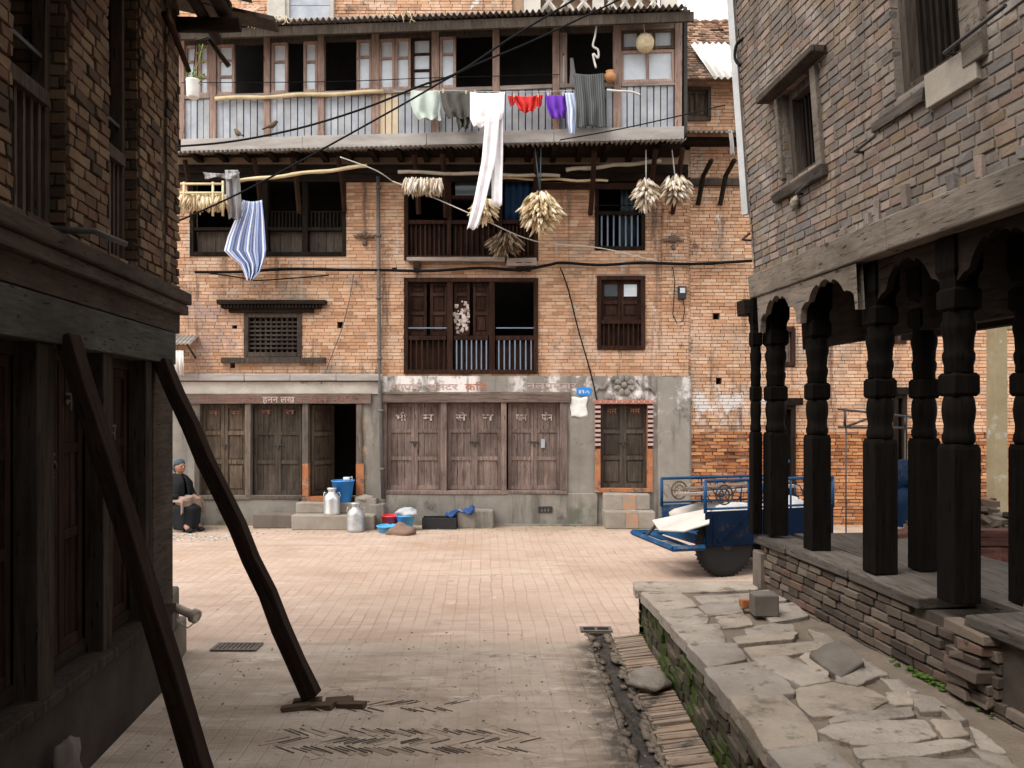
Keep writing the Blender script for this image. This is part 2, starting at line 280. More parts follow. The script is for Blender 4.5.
# ------------------------------------------------------------------ mesh builder
class MB:
    def __init__(s): s.v = []; s.f = []; s.mi = []; s.sm = []; s.uv = {}
    def face(s, idx, m=0, sm=False): s.f.append(tuple(idx)); s.mi.append(m); s.sm.append(sm)
    def box(s, fr, u0, u1, n0, n1, z0, z1, m=0, j=0.0, back=True):
        b = len(s.v)
        for (u, n, z) in ((u0, n0, z0), (u1, n0, z0), (u1, n1, z0), (u0, n1, z0), (u0, n0, z1), (u1, n0, z1), (u1, n1, z1), (u0, n1, z1)):
            if j: u += rnd(-j, j); n += rnd(-j, j); z += rnd(-j, j)
            s.v.append(Vector(fr(u, n, z)))
        for q in ((0, 3, 2, 1), (4, 5, 6, 7), (0, 1, 5, 4), (1, 2, 6, 5), (2, 3, 7, 6), (3, 0, 4, 7)):
            if not back and q == (0, 1, 5, 4): continue
            s.face([b + i for i in q], m)
    def tube(s, pts, r, n=8, m=0, sm=True, caps=True):
        pts = [Vector(p) for p in pts]; rs = r if isinstance(r, (list, tuple)) else [r] * len(pts)
        b = len(s.v); ref = None
        for i, p in enumerate(pts):
            d = (pts[min(i + 1, len(pts) - 1)] - pts[max(i - 1, 0)]).normalized()
            if ref is None: ref = Vector((0, 0, 1)) if abs(d.z) < .9 else Vector((1, 0, 0))
            a = d.cross(ref).normalized(); c = a.cross(d).normalized(); ref = c
            for k in range(n):
                t = 2 * math.pi * k / n
                s.v.append(p + (a * math.cos(t) + c * math.sin(t)) * rs[i])
        for i in range(len(pts) - 1):
            for k in range(n):
                s.face((b + i * n + k, b + i * n + (k + 1) % n, b + (i + 1) * n + (k + 1) % n, b + (i + 1) * n + k), m, sm)
        if caps:
            s.face([b + k for k in range(n)][::-1], m); s.face([b + (len(pts) - 1) * n + k for k in range(n)], m)
    def lathe(s, c, prof, n=16, m=0, rot=0, sm=True, ax=None, caps=True, sq=1.0):
        # prof: (radius, height) along ax (default z)
        c = Vector(c); ax = Vector(ax or (0, 0, 1)).normalized()
        ref = Vector((1, 0, 0)) if abs(ax.x) < .9 else Vector((0, 1, 0))
        a = (ref - ax * ref.dot(ax)).normalized(); d = ax.cross(a)
        b = len(s.v)
        for (r, h) in prof:
            for k in range(n):
                t = rot + 2 * math.pi * k / n
                s.v.append(c + ax * h + (a * math.cos(t) + d * math.sin(t) * sq) * r)
        for i in range(len(prof) - 1):
            for k in range(n):
                s.face((b + i * n + k, b + i * n + (k + 1) % n, b + (i + 1) * n + (k + 1) % n, b + (i + 1) * n + k), m, sm)
        if caps:
            s.face([b + k for k in range(n)][::-1], m); s.face([b + (len(prof) - 1) * n + k for k in range(n)], m)
    def prism(s, fr, pts, n0, n1, m=0):
        # pts: outline in (u,z), extruded from n0 to n1
        b = len(s.v); k = len(pts)
        for n in (n0, n1):
            for (u, z) in pts: s.v.append(Vector(fr(u, n, z)))
        s.face([b + i for i in range(k)], m); s.face([b + k + i for i in range(k)][::-1], m)
        for i in range(k): s.face((b + i, b + (i + 1) % k, b + k + (i + 1) % k, b + k + i), m)
    def slab(s, pts, z0, z1, m=0, inset=.02, sag=0):
        # flagstone: outline in (x,y) with a worn, rounded edge
        k = len(pts); b = len(s.v)
        cx = sum(p[0] for p in pts) / k; cy = sum(p[1] for p in pts) / k
        for (fi, z) in ((0, z0), (0, z1 - inset * .6), (inset * .45, z1 - inset * .12), (inset, z1)):
            for (x, y) in pts:
                d = math.hypot(x - cx, y - cy) or 1
                s.v.append(Vector((x - (x - cx) / d * fi, y - (y - cy) / d * fi, z + (rnd(-sag, sag) if fi else 0))))
        for i in range(3):
            for q in range(k): s.face((b + i * k + q, b + i * k + (q + 1) % k, b + (i + 1) * k + (q + 1) % k, b + (i + 1) * k + q), m, i > 0)
        t = len(s.v); s.v.append(Vector((cx, cy, z1 + rnd(0, sag))))
        for q in range(k): s.face((b + 3 * k + q, b + 3 * k + (q + 1) % k, t), m, True)
    def grid(s, fn, nu, nv, m=0, sm=True, uvs=True):
        b = len(s.v)
        for j in range(nv + 1):
            for i in range(nu + 1):
                s.uv[len(s.v)] = (i / nu, j / nv); s.v.append(Vector(fn(i / nu, j / nv)))
        for j in range(nv):
            for i in range(nu):
                a = b + j * (nu + 1) + i
                s.face((a, a + 1, a + nu + 2, a + nu + 1), m, sm)
    def lump(s, c, r, m=0, seed=0, n=2, amp=.25, sc=(1, 1, 1)):
        bm = bmesh.new(); bmesh.ops.create_icosphere(bm, subdivisions=n, radius=1)
        b = len(s.v); c = Vector(c)
        for v in bm.verts:
            d = 1 + amp * noise.noise(v.co * 1.6 + Vector((seed * 3.1, seed, 0))) * 2
            s.v.append(c + Vector((v.co.x * sc[0], v.co.y * sc[1], v.co.z * sc[2])) * r * d)
        for f in bm.faces: s.face([b + v.index for v in f.verts], m, True)
        bm.free()
    def build(s, name, mats, parent=None, loc=None, bevel=0, solid=0, fix=True, sub=0):
        me = bpy.data.meshes.new(name)
        base = Vector((0, 0, 0))
        if parent is not None:
            q = parent
            while q is not None: base = base + q.location; q = q.parent
        if loc is not None: base = base + Vector(loc) if parent is not None else Vector(loc)
        me.from_pydata([tuple(v - base) for v in s.v], [], s.f)
        for mt in (mats if isinstance(mats, (list, tuple)) else [mats]): me.materials.append(M[mt])
        me.polygons.foreach_set('material_index', s.mi); me.polygons.foreach_set('use_smooth', s.sm)
        if s.uv:
            ul = me.uv_layers.new(name='UVMap')
            for lp in me.loops: ul.data[lp.index].uv = s.uv.get(lp.vertex_index, (0, 0))
        if fix:
            bm = bmesh.new(); bm.from_mesh(me); bmesh.ops.recalc_face_normals(bm, faces=bm.faces); bm.to_mesh(me); bm.free()
        me.update()
        o = bpy.data.objects.new(name, me); COL.objects.link(o)
        if parent is not None: o.parent = parent; o.location = Vector(loc) if loc is not None else (0, 0, 0)
        else: o.location = base
        if solid:
            md = o.modifiers.new('thickness', 'SOLIDIFY'); md.thickness = solid; md.offset = 0
        if sub:
            md = o.modifiers.new('smooth', 'SUBSURF'); md.levels = sub; md.render_levels = sub
        if bevel:
            md = o.modifiers.new('worn_edge', 'BEVEL'); md.width = bevel; md.segments = 2; md.limit_method = 'ANGLE'; md.angle_limit = math.radians(40)
        return o

def tag(o, label=None, cat=None, group=None, kind=None):
    if label: o['label'] = label
    if cat: o['category'] = cat
    if group: o['group'] = group
    if kind: o['kind'] = kind
    return o
def thing(name, loc, label, cat, group=None):
    o = bpy.data.objects.new(name, None); COL.objects.link(o); o.location = loc; o.empty_display_size = .2
    return tag(o, label, cat, group)
def one(mb, name, mats, loc, label, cat, group=None, **k):
    return tag(mb.build(name, mats, None, loc, **k), label, cat, group)

# ------------------------------------------------------------------ walls
def minus(iv, a, b):
    out = []
    for (x, y) in iv:
        if b <= x or a >= y: out.append((x, y)); continue
        if a > x: out.append((x, a))
        if b < y: out.append((b, y))
    return out
def bricks(mb, fr, u0, u1, z0, z1, holes=(), bl=.215, ch=.062, gap=.009, depth=.05, proud=0.0, j=.002, nj=.004, m=0, miss=None, u_edge=.02):
    z = z0; row = 0
    while z + ch * .6 < z1:
        h = min(ch - gap, z1 - z); row += 1
        iv = [(u0, u1)]
        for (a, b, c, d) in holes:
            if z + h * .5 > c and z + h * .5 < d: iv = minus(iv, a, b)
        for (a, b) in iv:
            u = a - (bl * .5 if row % 2 else 0) - rnd(0, .05)
            while u < b:
                L = bl * rnd(.82, 1.12)
                p, q = max(u, a), min(u + L - gap, b)
                u += L
                if q - p < .025: continue
                pr = proud + rnd(-nj, nj)
                if miss:
                    k = miss((p + q) / 2, z)
                    if k is None: continue
                    pr += k
                mb.box(fr, p, q, pr - depth, pr, z, z + h, m, j, back=False)
        z += ch * rnd(.96, 1.04)
def wall_grid(mb, fr, u0, u1, z0, z1, n0, n1, holes=(), m=0):
    us = sorted({u0, u1, *[x for h in holes for x in h[:2] if u0 < x < u1]})
    zs = sorted({z0, z1, *[x for h in holes for x in h[2:] if z0 < x < z1]})
    def solid(i, k):
        if i < 0 or k < 0 or i >= len(us) - 1 or k >= len(zs) - 1: return False
        cu, cz = (us[i] + us[i + 1]) / 2, (zs[k] + zs[k + 1]) / 2
        return not any(h[0] < cu < h[1] and h[2] < cz < h[3] for h in holes)
    vid = {}
    def V(i, k, n):
        if (i, k, n) not in vid:
            vid[(i, k, n)] = len(mb.v); mb.v.append(Vector(fr(us[i], n1 if n else n0, zs[k])))
        return vid[(i, k, n)]
    for i in range(len(us) - 1):
        for k in range(len(zs) - 1):
            if not solid(i, k): continue
            for n in (0, 1): mb.face((V(i, k, n), V(i + 1, k, n), V(i + 1, k + 1, n), V(i, k + 1, n)), m)
            if not solid(i - 1, k): mb.face((V(i, k, 0), V(i, k, 1), V(i, k + 1, 1), V(i, k + 1, 0)), m)
            if not solid(i + 1, k): mb.face((V(i + 1, k, 0), V(i + 1, k, 1), V(i + 1, k + 1, 1), V(i + 1, k + 1, 0)), m)
            if not solid(i, k - 1): mb.face((V(i, k, 0), V(i + 1, k, 0), V(i + 1, k, 1), V(i, k, 1)), m)
            if not solid(i, k + 1): mb.face((V(i, k + 1, 0), V(i + 1, k + 1, 0), V(i + 1, k + 1, 1), V(i, k + 1, 1)), m)

# frames: (along the wall, out of the wall, up) -> world
YF = 14.6
def FW(x, y, z): return (x, y, z)
def FF(u, n, z): return (u, YF - n, z)
def FL(t, n, z): return (-2.018 - .1 * t + .995 * n, t + .0995 * n, z)
def FR(t, n, z): return (2.985 - .1 * t - .995 * n - .07 * max(0, z - 2.9), t - .0995 * n, z)
GA, GB = Vector((-5.82, 14.15)), Vector((2.90, 13.5))
GD = (GB - GA).normalized(); GN = Vector((GD.y, -GD.x)); GLEN = (GB - GA).length
def FG(u, n, z):
    p = GA + GD * u + GN * n; return (p.x, p.y, z)
# measuring the photo
def fx(px, n=0): return (px - 512) / F * (YF - n)
def fz(py, n=0): return H + (410 - py) / F * (YF - n)
def W(px, py, Y): return Vector(((px - 512) / F * Y, Y, H + (410 - py) / F * Y))
def gy(px):
    k = (px - 512) / F
    s = (GA.x - k * GA.y) / (k * GD.y - GD.x)
    return s, GA.y + GD.y * s
def gu(px): return gy(px)[0]
def gz(px, py): return H + (410 - py) / F * gy(px)[1]
def lt(px): return -2.018 / ((px - 512) / F + .1)
def rt(px, py):
    k, c = (px - 512) / F, (410 - py) / F
    Y = (2.985 - .07 * (H - 2.9)) / (k + .1 + .07 * c)
    if H + c * Y < 2.9: Y = 2.985 / (k + .1)
    return Y, H + c * Y
def text_mesh(body, size, fr, u, n, z, rot=0, width=None):
    cu = bpy.data.curves.new('t', 'FONT'); cu.body = body; cu.size = size; cu.extrude = .002; cu.resolution_u = 2
    cu.offset = size * .012
    o = bpy.data.objects.new('t', cu); COL.objects.link(o)
    dg = bpy.context.evaluated_depsgraph_get(); dg.update()
    me = bpy.data.meshes.new_from_object(o.evaluated_get(dg))
    mb = MB()
    xs = [v.co.x for v in me.vertices]; w = (max(xs) - min(xs)) if xs else 1
    k = (width / w) if width else 1
    for v in me.vertices: mb.v.append(Vector(fr(u + (v.co.x - min(xs)) * k, n + v.co.z, z + v.co.y)))
    for p in me.polygons: mb.face(list(p.vertices))
    bpy.data.objects.remove(o); bpy.data.curves.remove(cu); bpy.data.meshes.remove(me)
    return mb
M['red_rub'] = mat('rubbed_red_door_paint', [(.3, (.17, .085, .065)), (.7, (.30, .13, .10))], 20)
# ------------------------------------------------------------------ the brick house across the courtyard
house = thing('brick_house', (0, YF, 0), 'old orange brick house with a wooden attic gallery and painted shop doors facing the courtyard', 'house')
def R(px0, px1, py0, py1, n=0): return (fx(px0, n), fx(px1, n), fz(py1, n), fz(py0, n))
XL, XM, XR = -9.0, fx(383), fx(690)
ZB = fz(376)                                       # top of the rendered ground storey
O1 = R(190, 346, 172, 256); O2 = R(404, 538, 168, 260); O3 = R(595, 645, 168, 250)
O4 = R(244, 302, 313, 357); O5 = R(404, 538, 278, 374); O6 = R(597, 645, 276, 350)
ZT = 6.55                                           # under the gallery floor
up_holes = [O1, O2, O3, O4, O5, O6]
holes_put = [R(232, 237, 324, 330), R(337, 343, 321, 328), R(230, 235, 363, 368), R(392, 397, 266, 270)]
wm = MB(); wall_grid(wm, FF, XL, XR, ZB - .02, ZT + .3, -.36, -.012, up_holes + holes_put); wm.build('wall_core', 'mortar_face', house)
bm_ = MB(); bricks(bm_, FF, -7.2, XR, ZB, ZT, up_holes + holes_put, m=0, nj=.005)
bricks(bm_, FF, fx(662), fx(688), ZB, fz(198), [], proud=.03, m=0)
bm_.build('brick_wall', 'brick_face', house)
# ground storey in cement render
D = [R(201, 246, 404, 495), R(253, 301, 404, 495), R(309, 357, 404, 497), R(387, 441, 403, 490), R(447, 501, 403, 490), R(508, 560, 403, 490), R(600, 647, 405, 488)]
gm = MB(); wall_grid(gm, FF, XL, XR + .02, -.05, ZB, -.36, .02, [(d[0] - .03, d[1] + .03, d[2] - .01, d[3] + .02) for d in D])
gm.box(FF, fx(657), fx(689), .0, .055, 0, ZB - .01, 0, .004)
gm.build('ground_floor_wall', 'cement', house)
# plinth swell below the shops and cement skirting
pm = MB()
pm.box(FF, fx(386), fx(597), .0, .07, -.02, fz(493), 0, .008); pm.box(FF, XL, fx(300), .0, .06, -.02, fz(497), 0, .008)
pm.build('plinth', 'cement', house, bevel=.012)
# ledge and white band over the older doors
lm = MB()
for i in range(8):
    a = XL + (XM - XL) * i / 8; b = XL + (XM - XL) * (i + 1) / 8 - .004
    lm.box(FF, a, b, -.02, .12, fz(381), fz(376) + .03, 0, .006)
lm.build('ledge', 'fascia', house, bevel=.01)
lb = MB(); lb.box(FF, XL, XM - .03, .0, .05, fz(394), fz(382), 0, .004); lb.build('plaster_band', 'white_plaster', house)
# dark rooms behind
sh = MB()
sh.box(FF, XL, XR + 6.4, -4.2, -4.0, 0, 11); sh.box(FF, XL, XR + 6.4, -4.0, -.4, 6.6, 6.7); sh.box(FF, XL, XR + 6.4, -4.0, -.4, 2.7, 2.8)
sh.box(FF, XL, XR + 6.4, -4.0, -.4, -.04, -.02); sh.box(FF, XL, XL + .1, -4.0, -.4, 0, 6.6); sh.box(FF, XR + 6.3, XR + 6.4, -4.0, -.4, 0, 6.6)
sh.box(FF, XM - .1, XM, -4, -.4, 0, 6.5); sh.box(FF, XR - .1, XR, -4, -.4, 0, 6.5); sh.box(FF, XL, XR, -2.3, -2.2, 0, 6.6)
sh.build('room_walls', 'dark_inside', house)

# ---- windows
def frame(mb, o, n0, n1, w, m=0, j=.004, fr=FF, sides='tblr'):
    if 'l' in sides: mb.box(fr, o[0], o[0] + w, n0, n1, o[2], o[3], m, j)
    if 'r' in sides: mb.box(fr, o[1] - w, o[1], n0, n1, o[2], o[3], m, j)
    if 't' in sides: mb.box(fr, o[0] + w, o[1] - w, n0, n1, o[3] - w, o[3], m, j)
    if 'b' in sides: mb.box(fr, o[0] + w, o[1] - w, n0, n1, o[2], o[2] + w, m, j)
def grille(mb, u0, u1, z0, z1, n, k, r=.012, m=0, fr=FF):
    for i in range(k):
        u = u0 + (u1 - u0) * (i + .5) / k
        mb.box(fr, u - r, u + r, n - r, n + r, z0, z1, m, .002)
def leaf(fr, u0, u1, z0, z1, n, parts=(0, .36, .68, 1), sw=.055, t=.035, planks=False):
    mb = MB()
    mb.box(fr, u0, u0 + sw, n - t, n, z0, z1, 0, .002); mb.box(fr, u1 - sw, u1, n - t, n, z0, z1, 0, .002)
    hgt = z1 - z0; prev = None
    for k, p in enumerate(parts):
        zc = z0 + hgt * p
        a, b = zc - sw * .6, zc + sw * .6
        if k == 0: a, b = z0, z0 + sw * 1.3
        if k == len(parts) - 1: a, b = z1 - sw * 1.2, z1
        mb.box(fr, u0 + sw, u1 - sw, n - t, n - .003, a, b, 0, .002)
        if prev is not None:
            if planks:
                q = 3
                for i in range(q):
                    x0 = u0 + sw + (u1 - u0 - 2 * sw) * i / q; x1 = u0 + sw + (u1 - u0 - 2 * sw) * (i + 1) / q - .006
                    mb.box(fr, x0, x1, n - t, n - .016 - rnd(0, .005), prev, a, 0, .001)
            else:
                mb.box(fr, u0 + sw, u1 - sw, n - t, n - .024, prev, a, 0, .001)
                mb.box(fr, u0 + sw + .03, u1 - sw - .03, n - .03, n - .014, prev + .035, a - .035, 0, .002)
        prev = b
    return mb
# lattice window with hood and sill
w = MB(); frame(w, O4, -.12, .03, .085); win = w.build('window', 'wood_post', house, bevel=.006)
a, b, c, d = O4[0] + .085, O4[1] - .085, O4[2] + .085, O4[3] - .085
g = MB()
for i in range(1, 9): x = a + (b - a) * i / 9; g.box(FF, x - .017, x + .017, -.07, -.045, c, d, 0, .001)
for i in range(1, 8): z = c + (d - c) * i / 8; g.box(FF, a, b, -.043, -.022, z - .017, z + .017, 0, .001)
g.build('lattice', 'wood_post', win)
hd = MB()
hd.box(FF, fx(220), fx(327), -.05, .17, fz(305), fz(301), 0, .008); hd.box(FF, fx(224), fx(322), -.05, .12, fz(309), fz(305.3), 0, .006); hd.box(FF, fx(230), fx(314), -.05, .07, fz(313), fz(309.3), 0, .005)
for i in range(30): x = fx(224) + (fx(322) - fx(224)) * i / 29; hd.box(FF, x - .012, x + .012, .12, .15, fz(308.6), fz(305.6))
hd.build('hood', 'wood_dark_x', win)
sl = MB(); sl.box(FF, fx(222), fx(326), -.03, .09, fz(363), fz(357.5), 0, .006); sl.build('sill', 'wood_post', win, bevel=.008)
# wide window under the gallery, partly boarded
w = MB(); frame(w, O1, -.14, .02, .07)
zr = fz(229)
for p in (265, 305): w.box(FF, fx(p) - .05, fx(p) + .05, -.14, .015, O1[2] + .07, O1[3] - .07, 0, .004)
w.box(FF, O1[0] + .07, fx(265) - .05, -.13, .01, zr - .03, zr + .03, 0, .003); w.box(FF, fx(265) + .05, fx(305) - .05, -.13, .01, zr - .03, zr + .03, 0, .003); w.box(FF, fx(305) + .05, O1[1] - .07, -.13, .01, zr - .03, zr + .03, 0, .003)
w1 = w.build('window', 'wood_dark_z', house, bevel=.006)
for (p0, p1) in ((193, 264), (266, 304), (306, 345)):
    g = MB(); u0, u1 = fx(p0) + .05, fx(p1) - .05; k = max(2, round((u1 - u0) / .17))
    for i in range(k): g.box(FF, u0 + (u1 - u0) * i / k, u0 + (u1 - u0) * (i + 1) / k - .006, -.11, -.085, O1[2] + .07, zr - .03, 0, .002)
    g.build('board_panel', 'wood_post', w1)
    if p0 > 200:
        g = MB(); grille(g, u0, u1, zr + .03, zr + .32, -.08, 9, .011); g.box(FF, u0, u1, -.09, -.07, zr + .32, zr + .345); g.build('grille', 'wood_dark_z', w1)
# balcony window with balusters and a sill plank
w = MB(); frame(w, O2, -.14, .03, .08); zr2 = fz(222)
for p in (449, 500): w.box(FF, fx(p) - .04, fx(p) + .04, -.13, .02, O2[2] + .08, O2[3] - .08, 0, .004)
for (p0, p1) in ((404, 449), (449, 500), (500, 538)):
    w.box(FF, fx(p0) + (.08 if p0 == 404 else .04), fx(p1) - (.08 if p1 == 538 else .04), -.12, .01, zr2 - .035, zr2 + .035, 0, .003)
w.box(FF, fx(449) + .04, fx(500) - .04, -.12, .01, fz(197) - .03, fz(197) + .03, 0, .003)
w2 = w.build('window', 'wood_red_z', house, bevel=.006)
for (p0, p1) in ((406, 448), (450, 499), (501, 536)):
    g = MB(); grille(g, fx(p0) + .05, fx(p1) - .04, O2[2] + .08, zr2 - .03, -.05, 8, .014); g.box(FF, fx(p0) + .05, fx(p1) - .04, -.11, -.09, O2[2] + .08, zr2 - .03); g.build('baluster_panel', 'wood_red_z', w2)
g = MB(); g.box(FF, fx(455), fx(496), -.11, -.10, fz(196), fz(178)); g.box(FF, fx(458), fx(468), -.1, -.095, fz(192), fz(181)); g.build('pane', 'glass_dark', w2)
g = MB(); g.grid(lambda s, t: FF(fx(501) + .05 + s * .55, -.14 + .03 * math.sin(s * 25), zr2 + .02 + t * .9), 24, 3); tag(g.build('curtain', 'cloth_bluedim', w2, solid=.006), 'dark blue curtain')
sl = MB(); sl.box(FF, fx(408), fx(505), .0, .2, fz(263), fz(259), 0, .006); sl.box(FF, fx(507), fx(536), .0, .16, fz(267), fz(259.6), 0, .012); sl.build('sill', 'wood_gal_x', w2, bevel=.008)
for p in (417, 519, 528):
    g = MB(); g.prism(lambda u, n, z, p=p: FF(fx(p) + n, u, z), [(0, fz(272)), (0, fz(264)), (.17, fz(264)), (.05, fz(272))], -.05, .05); g.build('bracket', 'wood_post', w2)
# narrow window with bluish bars
w = MB(); frame(w, O3, -.13, .03, .065); w.box(FF, O3[0] + .065, O3[1] - .065, -.11, .01, fz(213) - .035, fz(213) + .035, 0, .003)
w.box(FF, O3[0] + .065, O3[1] - .065, -.03, -.015, fz(205) - .01, fz(205) + .01)
w3 = w.build('window', 'wood_dark_z', house, bevel=.006)
g = MB(); grille(g, O3[0] + .07, O3[1] - .07, O3[2] + .06, fz(213) - .03, -.05, 7, .013); g.build('grille', 'iron_blue', w3)
g = MB(); g.grid(lambda s, t: FF(fx(622) + s * .28, -.2 + .03 * math.sin(s * 18), O3[2] + .1 + t * 1.15), 16, 3); tag(g.build('curtain', 'cloth_teal', w3, solid=.006), 'dark teal curtain')
# three-bay window: two shuttered bays, one dark and open
w = MB(); frame(w, O5, -.14, .04, .075); zr5 = fz(338)
for p in (450, 492): w.box(FF, fx(p) - .05, fx(p) + .05, -.13, .03, O5[2] + .075, O5[3] - .075, 0, .004)
for (p0, p1) in ((405, 449), (451, 491), (493, 537)): w.box(FF, fx(p0) + .05, fx(p1) - .05, -.12, .02, zr5 - .04, zr5 + .04, 0, .003)
w5 = w.build('window', 'wood_red_z', house, bevel=.006)
for (p0, p1) in ((406, 428), (428, 449), (452, 471), (471, 491)):
    u0, u1 = fx(p0) + .035, fx(p1) - .03
    leaf(FF, u0, u1, zr5 + .05, O5[3] - .08, -.05, (0, .42, .78, 1), .05).build('shutter', 'wood_red_z', w5)
for (p0, p1) in ((406, 449), (452, 491), (494, 536)):
    u0, u1 = fx(p0) + .04, fx(p1) - .04
    g = MB(); grille(g, u0, u1, O5[2] + .075, zr5 - .04, -.0, 7, .011); g.build('grille', 'iron_blue' if p0 > 450 else 'wood_red_z', w5)
    g = MB(); g.box(FF, u0, u1, -.09, -.07, O5[2] + .075, zr5 - .06); g.build('lower_panel', 'wood_red_z', w5)
for (p0, p1) in ((406, 449), (494, 536)):
    g = MB(); g.box(FF, fx(p0) + .04, fx(p1) - .04, .0, .014, fz(328) - .01, fz(328) + .01); g.build('rail', 'iron_blue', w5)
# worn white poster of a standing figure on the shutter (plain pale flakes)
g = MB()
for i in range(70):
    a = rnd(0, 6.28); r = rnd(.2, 1)
    x = fx(461.5) + math.cos(a) * r * .15; z = fz(317) + math.sin(a) * r * .30
    if abs(x - fx(461.5)) < .05 and rnd(0, 1) < .3: continue
    s = rnd(.008, .03); g.box(FF, x - s, x + s, -.05, -.044, z - s * rnd(.6, 2), z + s * rnd(.6, 2), 0, .006)
tag(g.build('paper_remains', 'white_paint', w5), 'torn white paper scraps')
# red shuttered window
w = MB(); frame(w, O6, -.13, .04, .075); zr6 = fz(322); w.box(FF, O6[0] + .075, O6[1] - .075, -.1, .02, zr6 - .035, zr6 + .035, 0, .003)
w6 = w.build('window', 'wood_red_z', house, bevel=.006)
um = (O6[0] + O6[1]) / 2
leaf(FF, O6[0] + .08, um - .004, zr6 + .04, O6[3] - .08, -.05, (0, .45, 1), .05).build('shutter', 'wood_red_z', w6)
leaf(FF, um + .004, O6[1] - .08, zr6 + .04, O6[3] - .08, -.05, (0, .45, 1), .05).build('shutter', 'wood_red_z', w6)
g = MB(); g.box(FF, O6[0] + .14, um - .06, -.06, -.05, fz(296), fz(284)); g.build('pane', 'glass_dark', w6)
g = MB(); g.box(FF, um + .06, O6[1] - .14, -.06, -.05, fz(296), fz(284)); tag(g.build('pane', 'glass', w6), 'pale window pane')
g = MB(); grille(g, O6[0] + .08, O6[1] - .08, O6[2] + .07, zr6 - .035, .0, 8, .011); g.box(FF, O6[0] + .08, O6[1] - .08, -.08, -.06, O6[2] + .07, zr6 - .035); g.build('baluster_panel', 'wood_red_z', w6)

# ---- doors of the ground storey
def door(o, jamb, leafm, words=(), two=True, open_=False, jw=.10, sill=True, lat=True, planks=True, tcol='white_paint', tz=.2, tsize=.17, posts='lr', jamb_n=.06):
    fr = MB()
    if 'l' in posts: fr.box(FF, o[0] - jw, o[0], -.1, jamb_n, o[2], o[3] + .015, 0, .004)
    if 'r' in posts: fr.box(FF, o[1], o[1] + jw, -.1, jamb_n, o[2], o[3] + .015, 0, .004)
    if sill: fr.box(FF, o[0] - jw, o[1] + jw, -.1, jamb_n + .02, o[2] - .07, o[2] - .002, 0, .006)
    dr = fr.build('door_frame', jamb, house, bevel=.006)
    um = (o[0] + o[1]) / 2; n = -.06
    if open_: return dr
    for (a, b) in ((o[0] + .004, um - .003), (um + .003, o[1] - .004)):
        leaf(FF, a, b, o[2] + .004, o[3] - .004, n, (0, .36, .68, 1), .058, planks=planks).build('door_leaf', leafm, dr)
    if lat:
        g = MB(); zc = o[2] + (o[3] - o[2]) * .55
        g.box(FF, um - .09, um + .09, n, n + .014, zc - .01, zc + .01); g.box(FF, um - .015, um + .02, n, n + .03, zc - .07, zc - .01); g.build('latch', 'iron', dr)
    for k, wd in enumerate(words):
        if not wd: continue
        cw = um - o[0]; x = o[0] + cw * k + cw * .3
        text_mesh(wd, tsize, FF, x, n + .004, o[3] - tz - tsize * .7, width=cw * .42).build('lettering', tcol, dr, fix=False)
    return dr
door(D[0], 'wood_frame_z', 'wood_old_z', ('न', 'म'), tcol='red_rub', planks=False, tsize=.12, tz=.12)
door(D[1], 'wood_frame_z', 'wood_old_dark', ('न', 'त'), tcol='red_rub', planks=True, posts='', tsize=.12, tz=.1)
d3 = door(D[2], 'wood_frame_z', 'wood_old_z', open_=True, posts='lr')
g = MB()
for (a, b) in ((D[2][0] - .105, D[2][0] + .005), (D[2][1] - .005, D[2][1] + .135)): g.box(FF, a, b, -.09, .066, D[2][2] + .002, D[2][2] + rnd(.58, .64), 0, .003)
g.box(FF, D[2][0] - .1, D[2][1] + .1, -.09, .084, D[2][2] - .066, D[2][2] + .012, 0, .003)
g.build('painted_base', 'orange_paint', d3)
ang = math.radians(62)
def FO(u, n, z): return FF(D[2][0] + .03 + u * math.cos(ang) - n * math.sin(ang) * -1, -.1 - u * math.sin(ang) + n * math.cos(ang), z)
leaf(FO, 0, .62, D[2][2] + .01, D[2][3] - .02, 0, (0, .36, .68, 1), .06).build('door_leaf', 'wood_old_z', d3)
door(D[3], 'wood_pink_z', 'wood_pink_z', ('भी', 'म')); door(D[4], 'wood_pink_z', 'wood_pink_z', ('से', 'न')); door(D[5], 'wood_pink_z', 'wood_pink_z', ('गाम', 'फेन'), posts='r', jw=.13)
g = MB(); g.box(FF, fx(541), fx(545), -.055, -.05, fz(448), fz(439)); tag(g.build('door_sticker', 'sheet_blue', house), 'small pale blue sticker')
# lintels
g = MB(); g.box(FF, fx(184), fx(372), -.05, .085, fz(403.6), fz(393.6), 0, .005); l1 = g.build('lintel', 'wood_pink_x', house, bevel=.006)
text_mesh('नपल  सकल नवन', .13, FF, fx(200), .088, fz(402), width=fx(262) - fx(200)).build('lettering', 'red_rub', l1, fix=False)
text_mesh('हनन लख', .16, FF, fx(264), .088, fz(402.5), width=fx(296) - fx(264)).build('lettering', 'pink_paint', l1, fix=False)
text_mesh('। सल नगर ।', .16, FF, fx(302), .088, fz(402.5), width=fx(362) - fx(302)).build('lettering', 'red_rub', l1, fix=False)
g = MB(); g.box(FF, fx(382), fx(570), -.05, .085, fz(402.6), fz(394.5), 0, .005); g.box(FF, fx(382), fx(570), -.05, .045, fz(394.3), fz(392), 0, .005); g.build('lintel', 'wood_pink_x', house, bevel=.006)
text_mesh('गापद  अनटर', .15, FF, fx(392), .024, fz(389.5), width=fx(458) - fx(392)).build('lettering', 'pink_paint', house, fix=False)
text_mesh('किड', .17, FF, fx(465), .024, fz(390), width=fx(487) - fx(465)).build('lettering', 'red_paint', house, fix=False)
text_mesh('नलपमलर', .15, FF, fx(527), .024, fz(388.5), width=fx(577) - fx(527)).build('lettering', 'pink_paint', house, fix=False)
